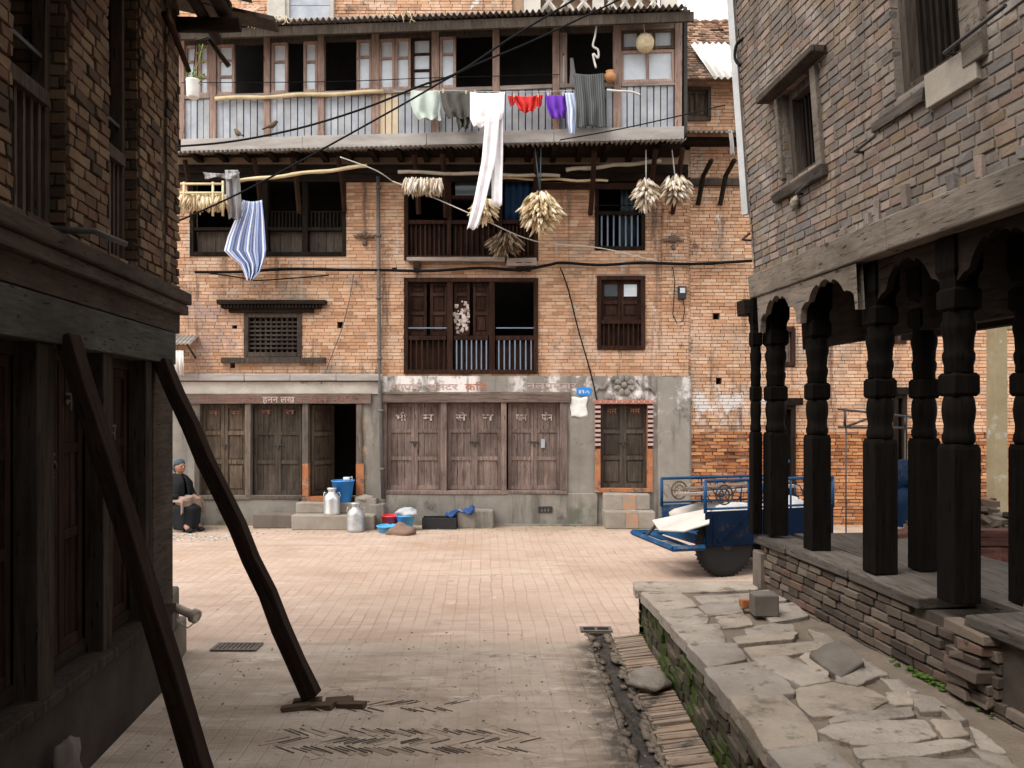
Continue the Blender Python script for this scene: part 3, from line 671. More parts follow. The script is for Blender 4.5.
# orange framed house door with plaster relief
d7 = door(D[6], 'orange_paint', 'wood_old_dark', ('नम', 'नम'), jw=.095, tcol='orange_paint', tz=.06, tsize=.13, planks=False, jamb_n=.075)
g = MB()
g.box(FF, D[6][0] - .11, D[6][1] + .11, -.1, .095, D[6][3] + .02, D[6][3] + .085, 0, .004)
g.build('door_lintel', 'red_paint', d7, bevel=.005)
for i in range(9):
    z = D[6][3] - .06 - i * .085
    for u in (D[6][0] - .05, D[6][1] + .05): g = MB(); g.box(FF, u - .05, u + .05, .076, .092, z, z + .045, 0, .003); g.build('painted_stripe', 'pink_paint', d7)
for i in range(10):
    u = D[6][0] - .02 + i * .1; g = MB(); g.box(FF, u, u + .025, .096, .104, D[6][3] + .04, D[6][3] + .075); g.build('painted_stripe', 'pink_paint', d7)
for u in (D[6][0] - .0955, D[6][1] + .0005):   # lower jambs stay orange, upper part grey
    g = MB(); g.box(FF, u, u + .095, .07, .0775, D[6][2] + .72, D[6][3] + .012, 0, .001); g.build('bare_jamb', 'wood_red_z', d7)
rel = MB(); cx, cz = fx(624), fz(385)
for k in range(8):
    a = k * math.pi / 4 + .39; c = Vector(FF(cx + math.cos(a) * .13, .03, cz + math.sin(a) * .13))
    rel.lump(c, .075, seed=k, amp=.1, sc=(.5 + .6 * abs(math.cos(a)), .5, .5 + .6 * abs(math.sin(a))))
rel.lump(FF(cx, .04, cz), .06, amp=.05)
for s in (-1, 1):
    rel.tube([FF(cx + s * (.2 + .05 * i), .03 + .01 * math.sin(i), cz + .1 - .035 * i + .05 * math.sin(i * 1.4)) for i in range(8)], [.045, .05, .045, .04, .035, .04, .035, .02], 7)
    rel.lathe(FF(cx + s * .27, .02, cz - .21), [(.10, 0), (.10, .025), (.085, .035), (.06, .03), (.055, .045), (.02, .05)], 18, ax=(0, -1, 0))
rel.build('plaster_relief', 'cement', house)
# carved wall ornaments between the windows
for (p, q) in ((365, 239), (673, 243)):
    g = MB(); x, z = fx(p), fz(q)
    for s in (-1, 1): g.tube([FF(x, .04, z + .02), FF(x + s * .08, .06, z + .06), FF(x + s * .16, .05, z + .03), FF(x + s * .2, .035, z + .07)], [.03, .04, .03, .012], 7)
    g.lump(FF(x, .04, z + .08), .06, seed=p); g.lump(FF(x, .04, z - .08), .05, seed=q, sc=(.8, .6, 1.2))
    tag(g.build('wall_ornament', 'wood_pink_x', house), 'carved bird-like ornament')
# drainpipe and thin service pipe
g = MB(); g.tube([FF(fx(379), .09, fz(178)), FF(fx(379.6), .09, fz(300)), FF(fx(381), .10, fz(400)), FF(fx(384), .11, fz(498))], .035, 8)
for q in (190, 238, 300, 360, 412, 470): g.lathe(FF(fx(379.5 + max(0, (q - 300)) * .022), .095, fz(q)), [(.05, 0), (.05, .05)], 8)
g.build('drainpipe', 'pipe', house)
# struts and joists under the gallery
for p in (193, 262, 300, 345, 419, 446, 497, 535, 590, 647, 672):
    s, Yg = gy(p); n1 = YF - Yg - .12; x = fx(p)
    z0, z1 = fz(214 + rnd(-4, 4)), 6.56
    g = MB(); g.tube([FF(x, .05, z0), FF(x + .01, n1 * .55, (z0 + z1) / 2 + .08), FF(x - .01, n1, z1)], .045, 4, sm=False); g.build('strut', 'wood_red_z', house)
g = MB()
for i in range(19): u = GLEN * (i + .3) / 19; p = FG(u, 0, 0); g.box(FF, p[0] - .05, p[0] + .05, -.3, YF - p[1] - .06, 6.62, 6.72, 0, .005)
g.build('joist', 'wood_dark_y', house)
g = MB(); g.box(FF, -6.4, 3.2, .0, .09, 6.40, 6.56, 0, .006); g.box(FF, -6.4, 3.2, .0, .05, 6.26, 6.398, 0, .006); g.build('wall_plate', 'wood_dark_x', house)
g = MB(); g.box(FF, fx(538), fx(690), .0, .08, fz(190), fz(184), 0, .006); g.box(FF, fx(645), fx(690), .0, .05, fz(183), fz(178), 0, .006); g.build('tie_beam', 'wood_red_x', house)

# ---- attic gallery
zf0, zf1 = gz(400, 148), gz(400, 131)
def gzz(py): return gz(430, py)
ZG0, ZG1, ZS, ZH, ZE = gzz(150), gzz(134), gzz(89), gzz(38), gzz(22)
fl = MB(); fl.box(FG, -.4, GLEN + .05, -2.6, .02, ZG0 + .12, ZG0 + .17); fl.build('gallery_floor', 'wood_dark_x', house)
g = MB()
for i in range(4):
    a, b = GLEN * i / 4, GLEN * (i + 1) / 4 - .006
    g.box(FG, a, b, .03, .075, ZG0 + .06, ZG1, 0, .006)
g.build('fascia_board', 'fascia', house, bevel=.008)
def corrug(mb, fr, u0, u1, n0, z0, n1, z1, amp=.018, pitch=.075, m=0, per=6):
    k = max(4, int((u1 - u0) / pitch * per)); b = len(mb.v)
    L = math.hypot(n1 - n0, z1 - z0); dn, dz = -(z1 - z0) / L, (n1 - n0) / L
    if dz < 0: dn, dz = -dn, -dz
    for i in range(k + 1):
        u = u0 + (u1 - u0) * i / k; h = amp * math.sin(u / pitch * 6.2832)
        for t in (0, 1):
            e = rnd(-.004, .004) if t else 0
            mb.v.append(Vector(fr(u, n0 + (n1 - n0) * t + dn * h, z0 + (z1 - z0) * t + dz * h + e)))
    for i in range(k): mb.face((b + 2 * i, b + 2 * i + 1, b + 2 * i + 3, b + 2 * i + 2), m, True)
g = MB(); corrug(g, FG, -.3, GLEN + .03, -.5, ZG0 + .17, .13, ZG0 + .035, amp=.022, pitch=.085); g.build('apron_sheet', 'zinc', house, solid=.004)
post_px = [(183, .05), (214, .06), (268, .055), (322, .055), (376, .06), (436, .065), (496, .06), (556, .06), (617, .065), (678, .06)]
for (p, hw) in post_px:
    g = MB(); u = gu(p); g.box(FG, u - hw, u + hw, -.06, .06, ZG1 - .0, ZE - .02, 0, .006); g.build('gallery_post', 'wood_gal_z', house, bevel=.008)
edges = [gu(p) for p, _ in post_px]
for i in range(9):
    a, b = edges[i] + post_px[i][1], edges[i + 1] - post_px[i + 1][1]
    g = MB(); g.box(FG, a, b, -.05, .05, ZS - .07, ZS, 0, .006); g.build('gallery_rail', 'wood_gal_x', house, bevel=.006)
    g = MB(); g.box(FG, a, b, -.05, .045, ZH, ZH + .12, 0, .006); g.build('gallery_head', 'wood_gal_x' if i in (8,) else 'wood_old_dark', house)
    g = MB(); k = max(4, round((b - a) / .115))
    for q in range(k):
        x0 = a + (b - a) * q / k; x1 = a + (b - a) * (q + 1) / k - .018
        g.box(FG, x0, x1, -.012, .012 + (.012 if q % 2 else 0), ZG1 + .005, ZS - .072, 1 if (i == 4 and q < 3) else 0, .003)
    g.box(FG, a, b, -.03, -.016, ZG1, ZS - .075, 2)
    g.build('balustrade_panel', ['sheet_blue', 'sheet_tan', 'wood_post'], house)
def sash(u0, u1, z0, z1, cuts, mt='wood_gal_z', pane='glass', n=.0, sw=.045, rows=(.36, .68)):
    f = MB(); frame(f, (u0, u1, z0, z1), n - .03, n + .03, sw, 0, .003, FG)
    for r in rows: f.box(FG, u0 + sw, u1 - sw, n - .025, n + .025, z0 + (z1 - z0) * r - .02, z0 + (z1 - z0) * r + .02, 0, .002)
    for c in cuts: f.box(FG, u0 + (u1 - u0) * c - .025, u0 + (u1 - u0) * c + .025, n - .027, n + .027, z0 + sw, z1 - sw, 0, .002)
    o = f.build('gallery_window', mt, house)
    p = MB(); p.box(FG, u0 + sw, u1 - sw, n - .012, n - .004, z0 + sw, z1 - sw); p.build('pane', pane, o)
G = lambda p: gu(p)
sash(G(185.5), G(198), ZS, ZH, []); sash(G(199), G(210), ZS, ZH, []); sash(G(218), G(235), ZS, ZH, [])
sash(G(272), G(288), ZS, ZH, [], rows=(.62,)); sash(G(304), G(318), ZS, ZH, [], rows=(.6,), mt='wood_gal_z')
sash(G(357), G(372), ZS, ZH, [], rows=(.66,)); sash(G(379), G(395), ZS, ZH, [], rows=(.62,)); sash(G(395.5), G(411), ZS, ZH, [], rows=(.62,)); sash(G(412), G(432), ZS, ZH, [], mt='wood_red_z')
sash(G(440), G(456), ZS, ZH, [], rows=(.66,)); sash(G(560), G(567), ZS, ZH, [], rows=(.6,), mt='wood_gal_z')
sash(G(621), G(674), ZS, gz(640, 51), [.5], rows=()); sash(G(621), G(674), gz(640, 50), ZH, [.33, .62], rows=(), mt='wood_old_z')
g = MB(); u = G(235)
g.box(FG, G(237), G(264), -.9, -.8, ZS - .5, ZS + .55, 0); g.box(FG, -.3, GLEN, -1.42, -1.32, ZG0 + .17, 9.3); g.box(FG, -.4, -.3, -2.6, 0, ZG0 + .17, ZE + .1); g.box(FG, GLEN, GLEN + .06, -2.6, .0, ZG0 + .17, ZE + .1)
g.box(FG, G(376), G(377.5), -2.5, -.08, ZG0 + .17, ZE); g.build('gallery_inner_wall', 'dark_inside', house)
# eave of the gallery roof
rf = MB(); corrug(rf, FG, -.2, gu(683), -1.6, 9.50, .62, 8.62, amp=.028, pitch=.10); rf.build('gallery_roof', 'zinc', house, solid=.005)
g = MB(); g.box(FG, -.2, gu(683) + .1, .50, .545, 8.40, 8.55, 0, .006); g.box(FG, -.3, GLEN + .1, -.06, .06, ZE - .1, ZE + .02, 0, .006)
for i in range(20): u = GLEN * (i + .5) / 20; g.box(lambda a, n, z: FG(a, n, z - .38 * n), u - .04, u + .04, -.5, .50, 8.66, 8.74, 0, .004)
g.build('eave_board', 'wood_old_dark', house)
g = MB()
for k in range(26):
    u = rnd(gu(255), gu(300)) if k < 18 else rnd(gu(380), gu(420)); p = [u, .60 + rnd(0, .05), 8.65]
    pts = []
    for i in range(5): pts.append(FG(p[0], p[1], p[2])); p[0] += rnd(-.05, .05); p[1] += rnd(0, .02); p[2] -= rnd(.01, .09) if i else -.03
    g.tube(pts, .007, 4)
g.build('straw', 'straw', house)
rs = MB(); corrug(rs, FG, gu(205), gu(258), -.15, 9.25, .64, 8.66, amp=.02, pitch=.10); tag(rs.build('roof_sheet', 'zinc_rust', house, solid=.005), 'rusty sheet on the roof')
# top storey set back above the gallery roof
tw = MB(); wall_grid(tw, FF, XL, XR - .3, 9.3, 12.0, -1.9, -1.6, [])
tw.build('upper_wall_core', 'mortar_face', house)
g = MB(); bricks(g, lambda u, n, z: FF(u, n - 1.55, z), -7.2, 0.0, 9.3, 12.0, [], nj=.004, m=0); g.build('upper_brick_wall', 'brick_face', house)
def U(p): return (p - 512) / F * (YF + 1.5)
g = MB(); g.box(FF, U(268), U(286), -1.56, -1.42, 9.3, 12, 0, .006); g.build('pilaster', 'white_plaster', house)
g = MB(); frame(g, (U(286), U(334), 9.9, 11.4), -1.56, -1.46, .07); w = g.build('window', 'white_plaster', house)
g = MB()
for i in range(5): g.box(FF, U(286) + .07, U(334) - .07, -1.52, -1.50 - rnd(0, .01), 9.97 + i * .28, 9.97 + i * .28 + .272, 0, .004)
g.build('board_panel', 'sheet_blue', w)
g = MB(); zb = 9.55
g.box(FF, U(524), U(540), -1.56, -1.3, zb, 11, 0, .004); g.box(FF, U(592), U(603), -1.55, -1.35, zb, 11, 0, .004); g.box(FF, U(660), U(676), -1.56, -1.3, zb, 11, 0, .004)
g.box(FF, U(540), U(660), -1.5, -1.4, 10.55, 10.7, 0, .004)
for (a, b) in ((540, 592), (603, 660)):
    n = 3 if a == 540 else 4; wv = (U(b) - U(a)) / n
    for i in range(n):
        c = U(a) + wv * (i + .5)
        for r_ in range(3):
            z = zb + .02 + r_ * .52
            for s in (-1, 1): g.tube([FF(c, -1.44, z + .18), FF(c + s * wv * .28, -1.44, z + .34), FF(c + s * wv * .47, -1.44, z + .52)], .045, 6, sm=False); g.tube([FF(c, -1.44, z + .18), FF(c + s * wv * .28, -1.44, z + .06), FF(c + s * wv * .42, -1.44, z - .02)], .045, 6, sm=False)
g.build('lattice_parapet', 'white_plaster', house)
# small awning by the corner of the house
g = MB(); corrug(g, FF, fx(166), fx(199), .02, fz(335), .42, fz(346), amp=.015); aw = g.build('awning', 'zinc', house, solid=.005)
g = MB(); corrug(g, FF, fx(172), fx(192), .38, fz(352), .36, fz(376), amp=.02, pitch=.07); tag(g.build('hanging_sheet', 'zinc_white', aw, solid=.004), 'pale corrugated sheet hanging under the awning')
g = MB()
for p in (168, 196): g.tube([FF(fx(p), .02, fz(358)), FF(fx(p), .38, fz(347))], .02, 6)
g.build('bracket', 'wood_post', aw)

# ------------------------------------------------------------------ the neighbour behind the arcade
nb_ = thing('neighbour_house', (0, YF, 0.0), 'narrow orange brick house with patched tile roof and eroded lower courses beside the gallery house', 'house')
NX1 = 10.4
NH = [R(779, 795, 328, 366), R(893, 906, 318, 344), R(779, 795, 405, 520), R(893, 906, 394, 520), R(714, 720, 313, 319), R(716, 722, 378, 384), R(952, 962, 372, 380)]
big = NH[:4]
w = MB(); wall_grid(w, FF, XR + .002, NX1, -.05, 7.1, -.36, -.06, NH); w.build('wall_core', 'mortar_face', nb_)
def er(u, z):
    if fz(478) < z < fz(426) and u < fx(775):
        r = random.random()
        if r < .07: return None
        return rnd(-.045, .006)
    return 0
g = MB(); bricks(g, FF, XR + .006, NX1, fz(432), 7.0, NH, nj=.004, m=0, miss=er); g.build('brick_wall', 'brick_face', nb_)
g = MB(); bricks(g, FF, XR + .006, NX1, -.02, fz(432), NH, nj=.012, j=.005, gap=.013, m=0, depth=.06, miss=er); tag(g.build('eroded_brick_wall', 'brick_rough', nb_), 'eroded orange brickwork with missing mortar')
for o in NH[:2]:
    f = MB(); frame(f, o, -.12, .03, .07); wn = f.build('window', 'wood_red_z', nb_)
    leaf(FF, o[0] + .07, (o[0] + o[1]) / 2, o[2] + .07, o[3] - .07, -.05, (0, .5, 1), .04).build('shutter', 'wood_pink_z', wn); leaf(FF, (o[0] + o[1]) / 2, o[1] - .07, o[2] + .07, o[3] - .07, -.05, (0, .5, 1), .04).build('shutter', 'wood_pink_z', wn)
for o in NH[2:4]:
    f = MB(); frame(f, o, -.14, .04, .08); f.box(FF, o[0] - .12, o[1] + .12, -.02, .09, o[3], o[3] + .12, 0, .006); dn = f.build('door_frame', 'wood_dark_z', nb_)
    leaf(FF, o[0] + .08, o[1] - .08, o[2] + .01, o[3] - .09, -.1, (0, .5, 1), .05).build('door_leaf', 'wood_red_z', dn)
g = MB(); g.box(FF, fx(682), NX1, .0, .07, fz(186), fz(179), 0, .008); g.build('tie_beam', 'wood_post', nb_)
for p in (700, 722):
    g = MB(); g.tube([FF(fx(p) - .05, .05, fz(206)), FF(fx(p), .25, fz(180)), FF(fx(p) + .08, .55, 6.5)], .045, 4, sm=False); g.build('strut', 'wood_dark_z', nb_)
# jetty, upper window and roof
zj = fz(133, .5)
g = MB(); corrug(g, FF, fx(684, .6), fx(760, .6), -.1, zj + .2, .62, zj - .02, amp=.02, pitch=.09); g.build('apron_sheet', 'zinc', nb_, solid=.004)
g = MB(); g.box(FF, fx(684, .3), NX1, -2.5, .3, zj - .08, zj + .0, 0, .004); g.build('jetty_floor', 'wood_dark_x', nb_)
UO = (fx(684, .3), fx(711, .3), fz(121, .3), fz(87, .3))
def FJ(u, n, z): return FF(u, n + .3, z)
g = MB(); wall_grid(g, FJ, fx(683, .3), NX1, zj, fz(78, .3), -.3, -.015, [UO]); g.build('jetty_wall_core', 'mortar_face', nb_)
g = MB(); bricks(g, FJ, fx(683, .3), NX1, zj, fz(80, .3), [UO], nj=.006, m=0); g.build('jetty_brick_wall', 'brick_face', nb_)
f = MB(); frame(f, UO, -.1, .03, .06, fr=FJ); wn = f.build('window', 'wood_post', nb_)
for (a, b) in ((0, .5), (.5, 1)): leaf(FJ, UO[0] + .06 + (UO[1] - UO[0] - .12) * a, UO[0] + .06 + (UO[1] - UO[0] - .12) * b, UO[2] + .06, UO[3] - .06, -.04, (0, 1), .03).build('shutter', 'wood_old_z', wn)
# tiled roof: rows of overlapping clay tiles, patched with corrugated iron
ze, zr_ = fz(79, .75), fz(22, -1.2)
def roofp(u, t): return (u, .75 + (-1.3 - .75) * t, ze + (zr_ - ze) * t)
g = MB(); rows = 26
sl_n, sl_z = (-1.3 - .75), (zr_ - ze); sl = math.hypot(sl_n, sl_z)
for r_ in range(rows):
    t = r_ / rows; u = fx(680, .2) - .2 + (0.06 if r_ % 2 else 0)
    while u < NX1:
        wd = .13; lift = rnd(0, .02); dx = rnd(-.01, .01)
        if random.random() > .03:
            b = len(g.v)
            for (uu, tt, h) in ((u, t - .012, .03 + lift), (u + wd - .012, t - .012, .03 + lift), (u + wd - .012, t + 1.4 / rows, .0), (u, t + 1.4 / rows, 0.0)):
                p = roofp(uu + dx, tt); g.v.append(Vector(FF(p[0], p[1] - sl_z / sl * -h * 0 + h * .5, p[2] + h)))
            for (uu, tt, h) in ((u, t - .012, .012 + lift), (u + wd - .012, t - .012, .012 + lift)):
                p = roofp(uu + dx, tt); g.v.append(Vector(FF(p[0], p[1] + h * .5, p[2] + h)))
            g.face((b, b + 1, b + 2, b + 3)); g.face((b, b + 4, b + 5, b + 1))
        u += wd
rfo = g.build('tile_roof', 'tile', nb_)
g = MB(); g.box(FF, fx(680, .2) - .2, NX1, -1.5, -1.3, zr_ - .4, zr_ + .05, 0, .02)
for i in range(40): u = fx(678) + i * .2; g.lump(FF(u, -1.35, zr_ + .06), .11, seed=i, sc=(1.1, .8, .5))
g.build('ridge', 'tile', rfo)
g = MB(); corrug(g, lambda u, n, z: FF(u + (z - ze) * -.22, n, z), fx(712, .7), fx(752, .7), .84, ze - .02, -.02, ze + sl_z * .50, amp=.025, pitch=.11); tag(g.build('roof_sheet', 'zinc_white', rfo, solid=.005), 'pale corrugated sheet patching the tiles')
g = MB(); b = 0
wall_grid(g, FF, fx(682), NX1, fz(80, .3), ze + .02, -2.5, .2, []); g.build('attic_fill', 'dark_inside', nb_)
M['kerb_brick'] = mat('worn_edge_brick', g1, 6, rough=.95, bump=.6, bscale=45, istops=[(.27, .20, .15), (.31, .24, .185), (.23, .17, .13), (.29, .21, .155), (.25, .195, .155)], spots=[((.07, .06, .05), 2.5, .55, .68)])
# ------------------------------------------------------------------ ground, gutter, kerb, raised footpath
XS = [-60, .71, .92, 1.22, 60]; YS = [-40, 3.0, 7.52, 60]
g = MB()
for i in range(len(XS) - 1):
    for k in range(len(YS) - 1):
        if k == 1 and i == 1: continue
        b = len(g.v)
        for (x, y) in ((XS[i], YS[k]), (XS[i + 1], YS[k]), (XS[i + 1], YS[k + 1]), (XS[i], YS[k + 1])): g.v.append(Vector((x, y, 0)))
        g.face((b, b + 1, b + 2, b + 3))
tag(g.build('ground', 'ground', None, (0, 0, 0), fix=False), kind='structure')
g = MB()
g.box(FW, .70, .71, 3.0, 7.52, -.2, .001); g.box(FW, .92, .93, 3.0, 7.52, -.2, .001); g.box(FW, .71, .92, 7.52, 7.53, -.2, .001)
g.grid(lambda s, t: (.71 + .21 * s, 3 + 4.52 * t, -.024 + .022 * noise.noise(Vector((s * 2, t * 22, 0))) + .016 * noise.noise(Vector((s * 7, t * 70, 3)))), 10, 160)
tag(g.build('gutter', 'mud', None, (0, 0, 0)), kind='structure')
g = MB(); y = 3.0
while y < 7.35:
    w_ = rnd(.030, .040)
    if random.random() > .03:
        a = rnd(-.05, .05); x0, x1 = .93 + rnd(-.02, .025), 1.19; zt = .022 + rnd(-.006, .006) + (.012 if random.random() < .06 else 0)
        g.box(lambda u, n, z, a=a: (u, n + (u - 1.07) * a, z + (u - 1.07) * .12), x0, x1, y, y + w_ - .004, -.05, zt, 0, .004)
    y += w_
tag(g.build('gutter_kerb', 'kerb_brick', None, (0, 0, 0), bevel=.003), kind='structure')
M['shadowed_joint'] = mat('soil_joint_with_shadow', [(.3, (.055, .043, .034)), (.7, (.11, .087, .07))], 20)  # soil slivers; shadow of the slots is put into their dark colour
# herringbone bricks standing out of the trodden dirt
M['flush_brick'] = mat('dusty_flush_brick', g1, 6, rough=.95, bump=.6, bscale=45, istops=[(.34, .265, .21), (.38, .30, .24), (.30, .23, .18)])
g = MB(); jn = MB()
def herr(x0, x1, yc, rows, dens):
    for r_ in range(rows):
        yy = yc + (r_ - rows / 2) * .14; s = 1 if r_ % 2 else -1; x = x0
        while x < x1:
            edge = min(x - x0, x1 - x) / (x1 - x0)
            if random.random() < dens * (.45 + 1.6 * edge):
                a = s * math.radians(32) + rnd(-.06, .06); zt = rnd(-.008, .006); tl = rnd(-.06, .06); L = .10
                ca, sa = math.cos(a), math.sin(a)
                g.box(lambda u, n, z: (x + u * ca - n * sa, yy + u * sa + n * ca, z + u * tl + n * rnd(-.02, .02)), -L, L, -.017, .017, -.06, zt, 0, .004)
                if random.random() < .75: q0, q1 = -L * rnd(.5, 1.05), L * rnd(.4, 1.05); jn.box(lambda u, n, z: (x + u * ca - n * sa, yy + u * sa + n * ca, z), q0, q1, .017, .017 + rnd(.007, .014), -.01, .0035, 0, .001)
            x += .045
herr(-1.5, .12, 5.13, 3, .95); herr(-1.32, -.3, 5.72, 2, .7); herr(-1.2, .3, 4.55, 2, .2)
tag(jn.build('paving_joints', 'shadowed_joint', None, (0, 0, 0)), kind='structure')
tag(g.build('alley_paving', 'flush_brick', None, (0, 0, 0), bevel=.004), kind='structure')
g = MB()
for i in range(420):
    y = rnd(3.6, 7.5); x = (.71 if i % 2 else .92) + random.gauss(0, .022); r = rnd(.012, .04); g.lump((x, y, -.004), r, seed=i, n=1, sc=(1.3, 2.6, .16))
tag(g.build('gutter_silt', 'earth', None, (0, 0, 0)), 'clods of silt along the edges of the wet gutter', 'silt', kind='stuff')
# raised footpath
ZP = .51; XE = 1.18; YE = 7.47
g = MB()
g.v += [Vector(p) for p in ((XE + .05, -8, -.05), (XE + .05, YE - .04, -.05), (XE + .05, YE - .04, ZP - .035), (XE + .05, -8, ZP - .035))]; g.face((0, 1, 2, 3))
g.grid(lambda s, t: (XE + .05 + 2.4 * s, -8 + (8 + YE - .04) * t, ZP - .035 + .022 * noise.noise(Vector((s * 5, t * 30, 1)))), 24, 150)
g.box(FW, XE + .05, 3.6, YE - .06, YE - .04, -.05, ZP - .04)
tag(g.build('footpath', 'earth', None, (0, 0, 0)), kind='structure')
def FK(t, n, z): return (XE + .02 - n + .05 * (.5 - z) * 0 + .02 * noise.noise(Vector((t * 2, z * 3, 0))), t, z)
g = MB(); bricks(g, FK, -2, YE, -.03, ZP - .06, [], bl=.21, ch=.066, gap=.011, nj=.014, j=.006)
bricks(g, lambda u, n, z: (u, YE - .02 + n, z), XE, 3.3, -.03, ZP - .06, [], nj=.012, j=.006, ch=.066)
tag(g.build('footpath_wall', 'moss_brick', None, (0, 0, 0), bevel=.004), kind='structure')
def Z7(x, y, z=ZP):
    px, py = 560 + x / 2.207, 560 + y / 2.207; Y = F * (H - z) / (py - 410); return ((px - 512) / F * Y, Y)
stones = [[(172, 46), (420, 45), (425, 62), (270, 68), (180, 62)], [(182, 70), (265, 70), (300, 98), (222, 108)], [(222, 111), (300, 106), (325, 122), (322, 136), (250, 140)],
  [(250, 143), (350, 141), (362, 178), (285, 181)], [(285, 185), (385, 183), (408, 215), (330, 233)], [(325, 237), (440, 226), (478, 250), (515, 288), (380, 303)],
  [(384, 306), (490, 301), (530, 335), (560, 375), (564, 400), (460, 412)], [(466, 418), (590, 405), (655, 470), (690, 560), (600, 600), (560, 530)],
  [(310, 98), (395, 88), (400, 112), (330, 118)], [(345, 122), (405, 115), (425, 138), (360, 146)], [(300, 77), (420, 71), (420, 85), (320, 93)], [(385, 168), (520, 158), (510, 172), (400, 183)],
  [(412, 150), (470, 138), (510, 141), (515, 155), (420, 164)], [(412, 190), (560, 177), (580, 191), (500, 206), (430, 210)], [(430, 216), (500, 213), (560, 240), (595, 262), (535, 273), (470, 246)],
  [(528, 284), (545, 272), (600, 268), (660, 275), (715, 300), (690, 320), (640, 335), (560, 335), (535, 315)], [(600, 347), (640, 333), (770, 322), (775, 338), (700, 350), (605, 354)],
  [(578, 372), (610, 358), (700, 352), (800, 351), (822, 385), (760, 398), (650, 401)], [(655, 412), (700, 403), (880, 393), (905, 406), (800, 425), (700, 433), (665, 430)],
  [(680, 445), (760, 436), (930, 440), (1010, 480), (900, 520), (720, 500)], [(610, 247), (670, 239), (692, 258), (660, 275), (612, 266)], [(440, 100), (520, 92), (545, 120), (470, 133)], [(430, 66), (480, 60), (500, 84), (440, 90)],
  [(720, 290), (770, 285), (800, 305), (760, 316)], [(530, 215), (548, 198), (600, 235), (585, 252)], [(820, 350), (880, 350), (900, 380), (850, 386)], [(700, 520), (900, 530), (1000, 600), (760, 610)],
  [(548, 150), (585, 160), (610, 176), (570, 186)], [(655, 212), (690, 226), (722, 250), (690, 254)], [(710, 258), (752, 262), (790, 286), (735, 284)], [(775, 292), (822, 300), (860, 326), (800, 330), (785, 318)], [(838, 322), (868, 330), (900, 352), (868, 352)],
  [(905, 362), (945, 384), (985, 420), (930, 412)], [(915, 410), (985, 428), (1030, 470), (950, 450)], [(720, 300), (770, 290), (782, 316), (735, 318)]]
g = MB()
for s in stones:
    p = [Z7(*q) for q in s]
    # soften the outline with extra corners
    q = []
    for i in range(len(p)):
        a, b = Vector(p[i]), Vector(p[(i + 1) % len(p)])
        d = (b - a).length
        q += [tuple(a.lerp(b, f) + Vector((rnd(-1, 1), rnd(-1, 1))) * (.006 + .018 * d * (f == .5))) for f in ((.06, .28, .5, .74, .94) if d > .15 else (.1, .5, .9))]
    cc = sum((Vector(v) for v in q), Vector((0, 0))) / len(q); q = [tuple(cc + (Vector(v) - cc) * 1.11) for v in q]
    g.slab(q, ZP - .09, ZP + rnd(-.012, .004), 0, .010, .004)
for k in range(26):      # the path goes on towards the viewer
    y = 3.0 - (k // 2) * .62; x = XE + .05 + (k % 2) * .62
    g.slab([(x + .55 * a + rnd(-.04, .04), y + .55 * b + rnd(-.04, .04)) for a, b in ((0, 0), (.5, -.03), (1, 0), (1.02, .5), (1, 1), (.5, 1.02), (0, 1), (-.02, .5))], ZP - .09, ZP, 0, .022, .004)
tag(g.build('flagstones', 'stone', None, (0, 0, 0)), kind='structure')
g = MB()
p = [Z7(*q, z=ZP + .06) for q in [(550, 196), (585, 183), (620, 178), (650, 195), (672, 215), (620, 238), (580, 216)]]
g.slab(p, ZP - .03, ZP + .06, 0, .02, .006)
c = Z7(612, 208); o = one(g, 'stone_slab', 'stone_dark', (c[0], c[1], ZP), 'loose dark slab tilted up on the raised footpath beside the plinth', 'stone slab', bevel=.008)
o.rotation_euler = (math.radians(5), math.radians(-4), 0)
g = MB(); c = Z7(450, 118)
g.slab([(c[0] + a, c[1] + b) for a, b in ((-.10, -.08), (.09, -.09), (.11, .08), (-.09, .09))], ZP, ZP + .16, 0, .02, .006)
one(g, 'stone_block', 'stone_dark', (c[0], c[1], ZP), 'squat dark stone block standing on the raised footpath at the corner of the plinth', 'stone block', bevel=.01)
g = MB(); c2 = Z7(404, 108); g.box(FW, c2[0] - .02, c2[0] + .10, c2[1] - .04, c2[1] + .05, ZP + .012, ZP + .075, 0, .01)
one(g, 'brick', 'brick_rough', (c2[0], c2[1], ZP), 'broken red brick lying against the squat stone block', 'brick', bevel=.008)
g = MB(); c = W(651, 690, 6.0); g.lump((1.03, 6.0, .075), .13, seed=4, n=3, amp=.16, sc=(1.15, 1.5, .62))
one(g, 'boulder', 'stone', (1.03, 6.0, 0), 'pale rounded stone sitting on the edge of the wet gutter', 'boulder')
# drain grates
def grate(x, y, w_, d_, k, label):
    g = MB(); frame(g, (x - w_ / 2, x + w_ / 2, y - d_ / 2, y + d_ / 2), 0, .014, .03, 0, 0, lambda u, n, z: (u, z, n + .004))
    for i in range(k):
        u = x - w_ / 2 + .03 + (w_ - .06) * (i + .5) / k; g.box(FW, u - .012, u + .012, y - d_ / 2 + .03, y + d_ / 2 - .03, .006, .016)
    r = thing('drain_grate', (x, y, 0), label, 'grate'); g.build('grid', 'stone_dark', r)
    h = MB(); h.box(FW, x - w_ / 2 + .02, x + w_ / 2 - .02, y - d_ / 2 + .02, y + d_ / 2 - .02, .002, .004); h.build('pit_dark', 'black_plastic', r)  # flat black sheet standing in for the darkness under the grate
p = W(237, 648, 1); Yg = F * H / (648 - 410); grate((237 - 512) / F * Yg, Yg, .40, .22, 9, 'slotted drain grate set in the paving near the slanting timber prop')
grate(.80, 7.62, .3, .16, 1, 'small square drain opening at the head of the wet gutter')
